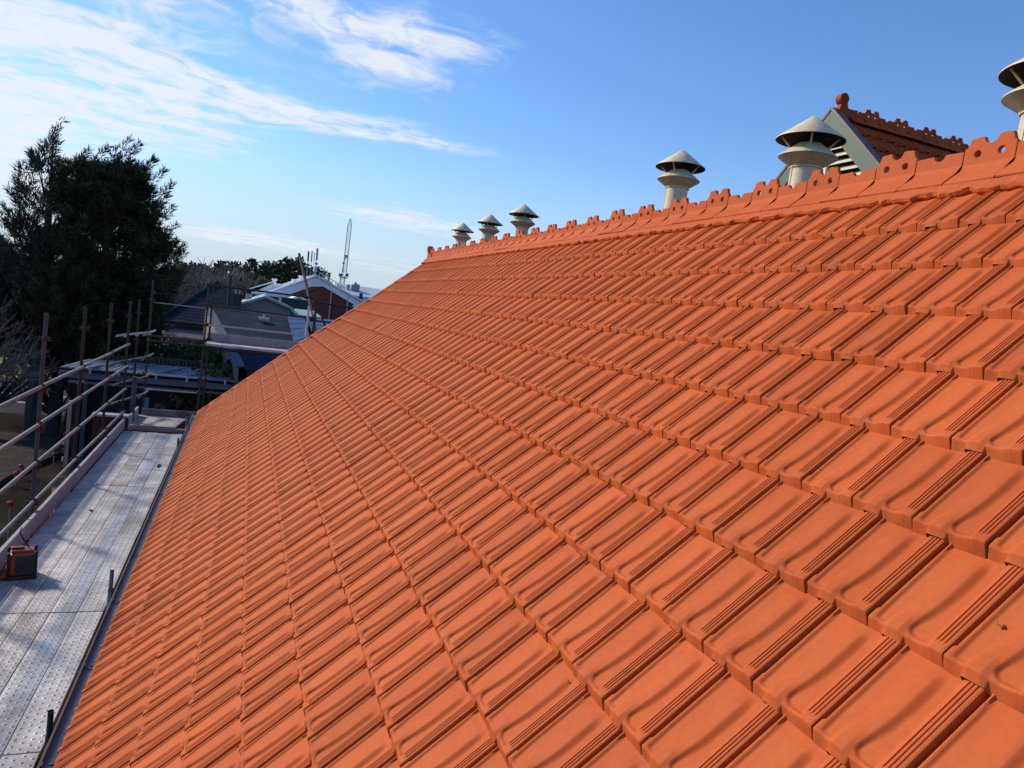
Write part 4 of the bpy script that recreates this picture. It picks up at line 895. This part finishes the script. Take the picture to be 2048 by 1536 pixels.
# far small blue gabled house
fb = thing('blue_gable_house', 'small pale blue gabled house behind the brick chimney', 'house', (-7, 60, ZG)); gable_front(fb, (441, 576), (418, 596), (455, 592), 62, 8, ZG, mat('pale_blue_board', (.26, .31, .36), .7), SLATE, over=.3)
ww = thing('cream_pillar', 'short cream pillar beside the dark pole', 'pillar', atY(450, 603, 50)); P = atY(450, 603, 50); b = MB(); b.span((P.x - .3, 50, P.z - 2.5), (P.x + .3, 50.5, P.z + .45)); b.build('shaft', CREAM, ww)
def chimney(px_, top, bot, wpx, Y, m, lab, pots=True):
    A = atY(px_, top, Y); B = atY(px_, bot, Y); w = wpx / FPX * (Y + 2) ; t = thing('chimney', lab, 'chimney', (B.x, Y, B.z), 'chimneys beyond the scaffold')
    b = MB(); b.span((A.x - w / 2, Y, B.z), (A.x + w / 2, Y + w, A.z)); b.build('stack', m, t)
    b = MB(); b.span((A.x - w * .6, Y - w * .1, A.z - w * .25), (A.x + w * .6, Y + w * 1.1, A.z)); b.span((A.x - w * .56, Y - w * .06, A.z - w * .5), (A.x + w * .56, Y + w * 1.06, A.z - w * .36)); b.build('crown', m, t)
    if pots:
        for s in (-.22, .22): b = MB(); b.tube((A.x + s * w, Y + w / 2, A.z), (A.x + s * w, Y + w / 2, A.z + w * .5), w * .14, w * .11, n=8); b.build('pot', TIMBER, t)
chimney(434, 576, 612, 9, 52, mat('chim_brick', (.14, .045, .03), .85, var=.2), 'square red brick chimney left of the tall pole')
chimney(476, 588, 612, 15, 44, mat('chim_dark', (.05, .05, .052), .85, var=.2), 'wide dark chimney stack beside the grey gable')
chimney(659, 545, 570, 5, 96, mat('chim_brown', (.13, .10, .09), .85), 'slim brown chimney behind the roof handrail', False)
P = atY(461, 552, 46); Q = atY(458, 612, 46); b = MB(); b.tube(Q, P, .15, .125, n=10); tag(b.build('timber_pole', mat('pole', (.055, .05, .045), .8)), 'thick dark wooden pole rising between the two chimneys', 'pole')
# antennas
for (px_, top, bot, wpx, lab, c_) in ((617.5, 502, 552, 3.4, 'leftmost dark panel antenna of the rooftop mast', (.10, .13, .13)), (624.5, 501, 556, 2.2, 'dark middle antenna mast', (.08, .10, .10)), (629, 504, 548, 1.2, 'thinnest antenna rod of the cluster', (.12, .13, .13)), (635, 496, 553, 4.2, 'pale tall panel antenna right of the cluster', (.36, .42, .44))):
    Ya = YFc + 1; A = atY(px_, top, Ya); B = atY(px_ - (bot - top) * .08, bot, Ya); s = wpx / FPX * Ya; m = mat('ant', c_, .5)
    t = thing('antenna', lab, 'antenna', B, 'antennas on the white workshop'); b = MB(); b.tube(B, A, s * .18, n=6); b.build('mast', GALV, t)
    b = MB(); b.tube(A.lerp(B, .02), A.lerp(B, .42), s * .5, n=8); b.build('panel', m, t)
    if wpx > 2:
        for k_ in (.55, .68, .8): b = MB(); b.box(A.lerp(B, k_), (s * 1.5, s * .8, s * .9)); b.build('equipment_box', m, t)
# luffing crane
Yc = 230; t = thing('tower_crane', 'pale lattice tower crane with a nearly upright jib on the skyline', 'crane', atY(685, 585, Yc))
CRM = mat('crane_white', (.42, .46, .48), .5)
def lattice(b, p, q, w0, w1, n, r):
    ax = (q - p).normalized(); s = Vector((1, 0, 0)); f_ = Vector((0, 1, 0)); last = None
    for i in range(n + 1):
        c = p.lerp(q, i / n); w = w0 + (w1 - w0) * i / n; cs = [c + s * w * a + f_ * w * d for a, d in ((-.5, -.5), (.5, -.5), (.5, .5), (-.5, .5))]
        if last:
            for j in range(4): b.tube(last[j], cs[j], r, n=4, cap=False); b.tube(last[j], cs[(j + 1) % 4], r * .6, n=3, cap=False)
        last = cs
p0 = atY(680.5, 590, Yc); p1 = atY(686, 552, Yc); p2 = atY(701, 437, Yc); p1b = atY(689, 545, Yc)
b = MB(); lattice(b, p0, p1, 1.3, 1.3, 9, .09); b.build('mast', CRM, t)
b = MB(); lattice(b, p1b, p2.lerp(p1b, .13), 1.15, 1.1, 26, .07); lattice(b, p2.lerp(p1b, .13), p2, 1.1, .25, 5, .07); b.build('jib', CRM, t)
b = MB(); b.box(atY(681, 550, Yc), (1.1, 1, .8)); b.box(atY(694, 550, Yc), (.9, 1, 1.0)); b.box(atY(687, 555, Yc), (2.4, 1.2, .35)); b.build('machinery_deck', mat('crane_dark', (.08, .10, .11), .6), t)
b = MB(); ap = atY(687, 526, Yc); b.tube(p1, ap, .12, n=4); b.tube(atY(683.5, 548, Yc), ap, .09, n=4); b.tube(ap, atY(692, 512, Yc), .09, n=4); b.box(ap, (.7, .6, .5)); b.box(atY(692, 513, Yc), (.9, .9, 1.0)); b.build('a_frame', CRM, t)

# ------------------------------------------------------------------ vegetation
def leafmat(name, c1, c2, rough=.75):
    m, nt, b = newmat(name); N = nt.nodes.new; L = nt.links.new
    at = N('ShaderNodeAttribute'); at.attribute_name = 'tone'
    mx = N('ShaderNodeMix'); mx.data_type = 'RGBA'; L(at.outputs['Fac'], mx.inputs[0]); mx.inputs[6].default_value = rgba(c1); mx.inputs[7].default_value = rgba(c2)
    L(mx.outputs[2], b.inputs['Base Color']); b.inputs['Roughness'].default_value = rough; b.inputs['Specular IOR Level'].default_value = .2
    return m
def blades(name, C, Dv, ln, wd, m, parent, tone=None):
    """C centres, Dv unit directions; each blade a thin tapered quad"""
    n = len(C); r = rng.normal(size=(n, 3)); sd = np.cross(Dv, r); sd /= np.linalg.norm(sd, axis=1)[:, None] + 1e-9
    ln = np.asarray(ln).reshape(-1, 1) * np.ones((n, 1)); wd = np.asarray(wd).reshape(-1, 1) * np.ones((n, 1))
    a = C - sd * wd * .5; b_ = C + sd * wd * .5; c = C + Dv * ln + sd * wd * .22; d = C + Dv * ln - sd * wd * .22
    V = np.stack([a, b_, c, d], 1).reshape(-1, 3); F = np.arange(4 * n).reshape(-1, 4)
    if tone is None: tone = rng.uniform(0, 1, n)
    return np_mesh(name, V, F, m, parent, {'tone': np.repeat(tone, 4)})
def unit(a): return a / (np.linalg.norm(a, axis=-1, keepdims=True) + 1e-9)
BARK = mat('bark', (.045, .037, .030), .95, 0, var=.4, scale=5, bump=.6)
TWIG = mat('pale_twig', (.16, .14, .12), .9, 0, var=.3, scale=5, spec=0)
PALEB = mat('pale_bark', (.115, .095, .080), .9, 0, var=.3, scale=5)
CAS = leafmat('casuarina_leaf', (.016, .026, .014), (.080, .092, .036))
CAS2 = leafmat('casuarina_leaf_grey', (.034, .040, .028), (.105, .105, .068))
def casuarina(lab, base, top, lobes, m, nplume, density, spread=.9, extra=()):
    base = Vector(base); t = thing('casuarina_tree', lab, 'tree', base, 'dark feathery trees at the left')
    b = MB(); p = base.copy(); n = 9; pts = [base]
    for i in range(1, n + 1):
        f_ = i / n; pts.append(base.lerp(Vector(top), f_) + Vector((math.sin(f_ * 3) * .15, 0, 0)))
    for i in range(n): b.tube(pts[i], pts[i + 1], .27 * (1 - i / n) + .02, .27 * (1 - (i + 1) / n) + .02, n=8, cap=False)
    # plumes: points in the lobes, each joined to the trunk by a limb
    CC = []; DD = []; TT = []; LL = []
    tips = []
    wts = np.array([l[3] * l[4] * l[5] for l in lobes]) ** .66; wts /= wts.sum()
    for k in range(nplume):
        l = lobes[rng.choice(len(lobes), p=wts)]; u = unit(rng.normal(size=3)); r = rng.uniform(.35, 1) ** .5
        c = np.array(l[:3]) + u * r * np.array(l[3:6]); up = np.array([.25, 0, .75]); d = unit(u * np.array([1, 1, .5]) * .8 + up + rng.normal(0, .18, 3)); tips.append((c, d, 1.0))
    for e in extra: tips.append((np.array(e[0]), unit(np.array(e[1])), e[2]))
    for c, d, sc in tips:
        L_ = rng.uniform(.4, .85) * sc; nb = int(density * rng.uniform(.7, 1.3) * sc); s = rng.uniform(0, 1, nb) ** .8
        ang = rng.normal(size=(nb, 3)); side = unit(ang - (ang @ d)[:, None] * d)
        cc = c + d * (s * L_)[:, None] + side * (.06 + .16 * (1 - s))[:, None] * rng.uniform(.2, 1, nb)[:, None]
        dd = unit(d * 1.0 + side * .75 + np.array([0, 0, .12]) + rng.normal(0, .25, (nb, 3)))
        CC.append(cc); DD.append(dd); TT.append(np.clip(rng.normal(.4 + .25 * rng.normal() * .8, .2, nb), 0, 1)); LL.append(rng.uniform(.13, .27, nb))
    for k in range(0, len(tips), 5):
        c, d, sc = tips[k]; q = Vector(c); h = max(0.18, min(.95, (q.z - base.z - (q - Vector(top)).xy.length * .9) / (top[2] - base.z))); s0 = pts[int(h * n)]
        mid = s0.lerp(q, .55) + Vector((0, 0, -.25)); b.tube(s0, mid, .06, .035, n=4, cap=False); b.tube(mid, q + Vector(d) * .5, .035, .012, n=4, cap=False)
    b.build('trunk', BARK, t)
    blades('crown', np.concatenate(CC), np.concatenate(DD), np.concatenate(LL), .038, m, t, np.concatenate(TT)); return t
def A3(px_, py_, Y): v = atY(px_, py_, Y); return (v.x, v.y, v.z)
def lob(px_, py_, Y, rx, ry, rz): v = atY(px_, py_, Y); return (v.x, v.y, v.z, rx, ry, rz)
Yt = 33
casuarina('dark feathery casuarina at the left, broadest and darkest of the three', atZ(135, 872, ZG), A3(240, 300, Yt), [lob(205, 425, Yt, 1.5, 2.0, 1.4), lob(222, 500, Yt, 1.9, 2.3, 1.5), lob(240, 585, Yt, 1.9, 2.2, 1.2), lob(190, 610, Yt, 2.4, 2.4, 1.5), lob(235, 660, Yt, 1.5, 2, .8), lob(180, 690, Yt, 1.9, 2, .9), lob(225, 375, Yt, 1.1, 1.4, .7), lob(165, 380, Yt, .8, 1.3, .8), lob(272, 425, Yt, .7, 1.2, .7), lob(295, 500, Yt, .6, 1.2, .7), lob(262, 370, Yt, .5, 1, .5)], CAS, 1500, 72,
    extra=[(A3(x, y, Yt), (.55, 0, .8), 1.3) for x, y in ((318, 395), (322, 440), (300, 370), (325, 478), (335, 500), (342, 520), (338, 540), (290, 340), (330, 560), (346, 566), (250, 318), (200, 312), (225, 315), (160, 320), (340, 585), (310, 420), (335, 530), (320, 610))] * 1)
casuarina('tall thin casuarina with a leaning wispy top at the left', atZ(58, 880, ZG), A3(105, 262, Yt + 1), [lob(78, 385, Yt + 1, .65, 1.2, 1.2), lob(88, 450, Yt + 1, 1.1, 1.5, 1.3), lob(105, 540, Yt + 1, 1.6, 1.7, 1.5), lob(50, 510, Yt + 1, 1.1, 1.4, 1.2), lob(90, 630, Yt + 1, 2.2, 2, 1.5), lob(135, 400, Yt + 1, .6, 1, .8), lob(92, 335, Yt + 1, .35, .7, .7)], CAS2, 520, 52,
    extra=[(A3(x, y, Yt + 1), (.35, 0, .9), .9) for x, y in ((92, 300), (84, 312), (76, 326), (102, 288), (68, 345), (104, 276), (60, 365), (52, 392))] + [(A3(112, 262, Yt + 1), (.5, 0, .8), .5), (A3(120, 244, Yt + 1), (.7, 0, .5), .3)])
casuarina('grey green casuarina filling the far left edge', atZ(-40, 885, ZG), A3(-20, 440, Yt + 3), [lob(0, 560, Yt + 3, 1.0, 1.8, 1.2), lob(-30, 610, Yt + 3, 2.0, 2, 1.9), lob(30, 655, Yt + 3, 2.0, 2, 1.4), lob(-60, 520, Yt + 3, 1.4, 2, 1.3), lob(110, 690, Yt + 3, 2.0, 2, .9)], CAS2, 560, 60)
casuarina('low dark casuarina behind the others, against the street', atZ(103, 874, ZG), A3(130, 520, Yt + 2.5), [lob(120, 640, Yt + 3.5, 3.0, 1.8, 1.5), lob(200, 700, Yt + 3.5, 1.6, 1.8, .8), lob(30, 720, Yt + 4, 2.0, 2, .8), lob(250, 600, Yt + 2.5, .8, 1.5, 1.0)], CAS, 420, 60)
# slim extra trunks standing in the yard
for px_, w_, lab in ((62, .30, 'thick dark trunk left of the near guardrail post'), (150, .17, 'slim dark trunk beside the canopy end'), (92, .07, 'thin sapling trunk in front of the road')):
    P = atZ(px_, 868, ZG); t = thing('yard_tree', lab, 'tree trunk', P, 'dark trunks in the yard')
    b = MB(); q = P.copy(); 
    for i in range(5): q2 = q + Vector((rng.normal(0, .08), 0, 1.1)); b.tube(q, q2, w_ * (1 - i * .12), w_ * (1 - (i + 1) * .12), n=9, cap=False); q = q2
    b.build('trunk', BARK, t)
# leafless trees
def bare_tree(name, lab, base, H, spreadv, m, depth=5, r0=.14, seed=1, lean=(0, 0, 1), group=None, kids=(3, 4), first=.35, twig=.006):
    rs = random.Random(seed); base = Vector(base); t = thing(name, lab, 'tree', base, group); b = MB()
    def grow(p, d, L, r, k):
        segs = 3; q = p
        for i in range(segs):
            d = (d + Vector((rs.gauss(0, .10), rs.gauss(0, .10), rs.gauss(.03, .06)))).normalized(); q2 = q + d * (L / segs); r2 = max(twig, r * (1 - .13 * (i + 1)))
            b.tube(q, q2, max(twig, r * (1 - .13 * i)), r2, n=6 if k > 3 else 3, cap=False); q = q2
            if k > 0 and i < segs - 1 and rs.random() < .75:
                sd = Vector((rs.gauss(0, 1), rs.gauss(0, 1), rs.gauss(.2, .5))).normalized(); grow(q, (d * .75 + sd * spreadv).normalized(), L * rs.uniform(.5, .75), r2 * .55, k - 1)
        if k > 0:
            for _ in range(rs.randint(*kids)):
                sd = Vector((rs.gauss(0, 1), rs.gauss(0, 1), rs.gauss(.1, .5))).normalized(); grow(q, (d + sd * spreadv).normalized(), L * rs.uniform(.6, .82), r2 * .62, k - 1)
    grow(base, Vector(lean).normalized(), H * first, r0, depth)
    b.build('trunk', m, t, fixn=False); return t
bare_tree('bare_tree', 'leafless tree with tangled pale twigs at the left edge', (-13.6, 21, ZG), 9.2, .62, TWIG, depth=5, r0=.13, seed=11, lean=(.34, -.05, 1), twig=.0065)
bare_tree('bare_tree', 'smaller leafless tree low at the left edge, reaching over the top rail', (-12.0, 20.0, ZG), 7.5, .75, TWIG, depth=5, r0=.10, seed=5, lean=(.45, -.2, 1), twig=.006)
P = atY(335, 690, 40); bare_tree('bare_tree', 'leafless pale tree beside the slate roof of the cream house', (P.x - .5, 40, ZG), 5.0, .6, mat('twig_brown', (.13, .105, .09), .9, spec=0), depth=4, r0=.12, seed=3, twig=.011)
P = atY(372, 690, 60); bare_tree('bare_tree', 'leafless tree behind the slate roof', (P.x, 62, ZG), 6.6, .55, mat('twig_far', (.13, .10, .085), .9), depth=5, r0=.16, seed=9, twig=.018)
# skyline trees
def leafy(name, lab, c, rads, n, size, m, group, trunk=True, zb=ZG, cat='tree'):
    c = Vector(c[0][:3]) if isinstance(c[0], (tuple, list)) else Vector(c)
    t = thing(name, lab, cat, (c.x, c.y, zb), group); CC = []; TT = []
    for (dx, dy, dz, rx, ry, rz, fr) in rads:
        k = int(n * fr); u = unit(rng.normal(size=(k, 3))); rr = rng.uniform(.55, 1.05, k)[:, None]
        # clumps on the lobe
        cl = unit(rng.normal(size=(14, 3))); near = np.argmax(u @ cl.T, 1); u2 = unit(u + cl[near] * .45); keep = rng.uniform(size=k) < .93
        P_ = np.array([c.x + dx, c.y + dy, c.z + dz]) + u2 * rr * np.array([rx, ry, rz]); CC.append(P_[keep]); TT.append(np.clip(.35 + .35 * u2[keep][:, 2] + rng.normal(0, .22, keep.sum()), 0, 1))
    C_ = np.concatenate(CC); D_ = unit(rng.normal(size=C_.shape) + np.array([0, 0, .2])); blades('crown', C_, D_, rng.uniform(.7, 1.3, len(C_)) * size, size * .8, m, t, np.concatenate(TT))
    if trunk:
        b = MB(); b.tube((c.x, c.y, zb), (c.x, c.y, c.z), .25, .12, n=7, cap=False)
        for (dx, dy, dz, rx, ry, rz, fr) in rads: b.tube((c.x, c.y, c.z - rads[0][5] * 1.2), (c.x + dx, c.y + dy, c.z + dz), .12, .05, n=5, cap=False)
        b.build('trunk', BARK, t)
    return t
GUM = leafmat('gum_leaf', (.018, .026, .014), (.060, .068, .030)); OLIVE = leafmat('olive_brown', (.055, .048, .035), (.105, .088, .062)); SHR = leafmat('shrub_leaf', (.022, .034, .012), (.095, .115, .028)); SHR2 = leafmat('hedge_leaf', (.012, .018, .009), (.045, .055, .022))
sky_trees = [(515, 548, 128, [(0, 0, 0, 2.6, 3, 2.4, .35), (4.0, 0, -.8, 3.2, 3, 2.6, .4), (1.5, 0, -3.5, 5, 3, 2.6, .4)], GUM, 'rounded dark gum tree on the skyline left of the white workshop'),
    (553, 556, 132, [(0, 0, 0, 3.4, 3, 2.8, .5), (-1, 0, -2.5, 4, 3, 2.5, .4)], GUM, 'lower dark gum tree beside the rounded one'),
    (590, 545, 126, [(0, 0, 0, 2.8, 3, 2.6, .4), (3.2, 0, -1, 2.8, 3, 2.4, .35), (-2.5, 0, -2.4, 3.0, 3, 2.2, .3)], GUM, 'dark gum tree directly behind the leaning plank'),
    (460, 552, 118, [(0, 0, 0, 3.0, 3, 2.3, .5), (3.6, 0, -1.6, 3.4, 3, 2.3, .5), (-1, 0, -2.8, 5, 3, 2.2, .5)], GUM, 'broad dark tree above the tall pole'),
    (425, 568, 116, [(0, 0, 0, 3.6, 3, 2.4, .5), (-4, 0, .2, 3.2, 3, 2.6, .5)], OLIVE, 'brownish winter tree left of the tall pole'),
    (392, 552, 124, [(0, 0, 0, 2.6, 3, 2.0, .5), (-3, 0, -1.5, 3.2, 3, 2.6, .5)], OLIVE, 'brown rounded tree beside the casuarina edge'),
    (360, 572, 110, [(0, 0, 0, 3.6, 3, 2.6, .6), (2, 0, -2.5, 3.6, 3, 2.4, .5)], OLIVE, 'hazy brown tree just right of the casuarina'),
    (497, 572, 112, [(0, 0, 0, 3.2, 3, 1.8, .6), (-3, 0, -.6, 3.2, 3, 2.0, .5)], OLIVE, 'low brown tree below the two gum trees')]
for i, (px_, py_, Y_, rads, m, lab) in enumerate(sky_trees): leafy('skyline_tree', lab, atY(px_, py_, Y_), rads, 2600, .50, m, 'trees on the skyline')
for i, (px_, Y_, hh) in enumerate(((372, 100, 13.6), (398, 112, 14.5), (432, 104, 14.6), (447, 116, 15.5), (475, 110, 15.0), (487, 120, 14.4), (505, 104, 12.0), (355, 96, 12.5), (418, 96, 13.0))):
    P = atY(px_, 600, Y_); bare_tree('leafless_skyline_tree', 'leafless pale skyline tree, %s counting from %s' % (ordn[i], 'the casuarina in order of planting'), (P.x, Y_, ZG), hh * .66, .5, mat('twig_sky', (.16, .13, .11), .9) if i == 0 else bpy.data.materials['twig_sky'], depth=4, r0=.16, seed=20 + i, group='leafless trees on the skyline', twig=.026)
for i, (px_, py_, Y_, rx, rz, m, lab) in enumerate(((330, 735, 33, 1.7, .9, SHR2, 'dark shrub behind the canopy, nearest the casuarina'), (375, 728, 34, 1.6, .95, SHR, 'olive bush between the two corner posts'), (425, 728, 32, 1.4, 1.0, SHR, 'bright green bush beside the ribbed roof edge'), (455, 735, 31, 1.0, 1.0, SHR, 'yellow green bush under the raised platform'), (300, 708, 38, 2.2, .8, SHR2, 'dark hedge mass below the striped awning'), (360, 712, 38, 2.4, .7, SHR2, 'low dark hedge in front of the awning'), (440, 785, 27.5, 1.4, 1.1, SHR, 'green weeds seen under the canopy beside the dark wall'), (480, 775, 27.8, 1.2, 1.0, SHR2, 'dark undergrowth below the canopy next to the roof edge'))):
    leafy('shrub', lab, atY(px_, py_, Y_), [(0, 0, 0, rx, 1.0, rz, .6), (rx * .5, 0, -rz * .6, rx, 1, rz, .5), (-rx * .5, .2, -rz * .7, rx, 1, rz, .5)], 2300, .16, m, 'shrubs behind the canopy', zb=ZG, cat='shrub')
# hedge across the street, sunlit through the trunks
for i, (px_, lab) in enumerate(((62, 'sunlit hedge clump seen past the thick trunk'), (122, 'sunlit hedge clump seen left of the canopy'), (10, 'sunlit hedge clump at the left edge'))):
    leafy('street_hedge', lab, atY(px_, 768, 52), [(0, 0, 0, 2.0, 1, .9, .6), (0, 0, -1, 2.4, 1, 1.0, .5)], 1500, .25, leafmat('lime_leaf%d' % i, (.10, .15, .02), (.26, .34, .04)), 'sunlit hedges across the street', trunk=False, cat='hedge')
# picket palings behind the canopy
t = thing('paling_fence', 'jagged paling fence just behind the canopy roof', 'fence', (-5, YF + 2.9, ZG)); b = MB()
for i in range(70):
    x = atY(215, 730, YF + 3).x + i * .145; b.span((x, YF + 3.0, ZG), (x + .10, YF + 3.02, zc + .28 + rng.uniform(-.05, .05)))
b.build('paling', mat('paling', (.055, .05, .042), .9), t)
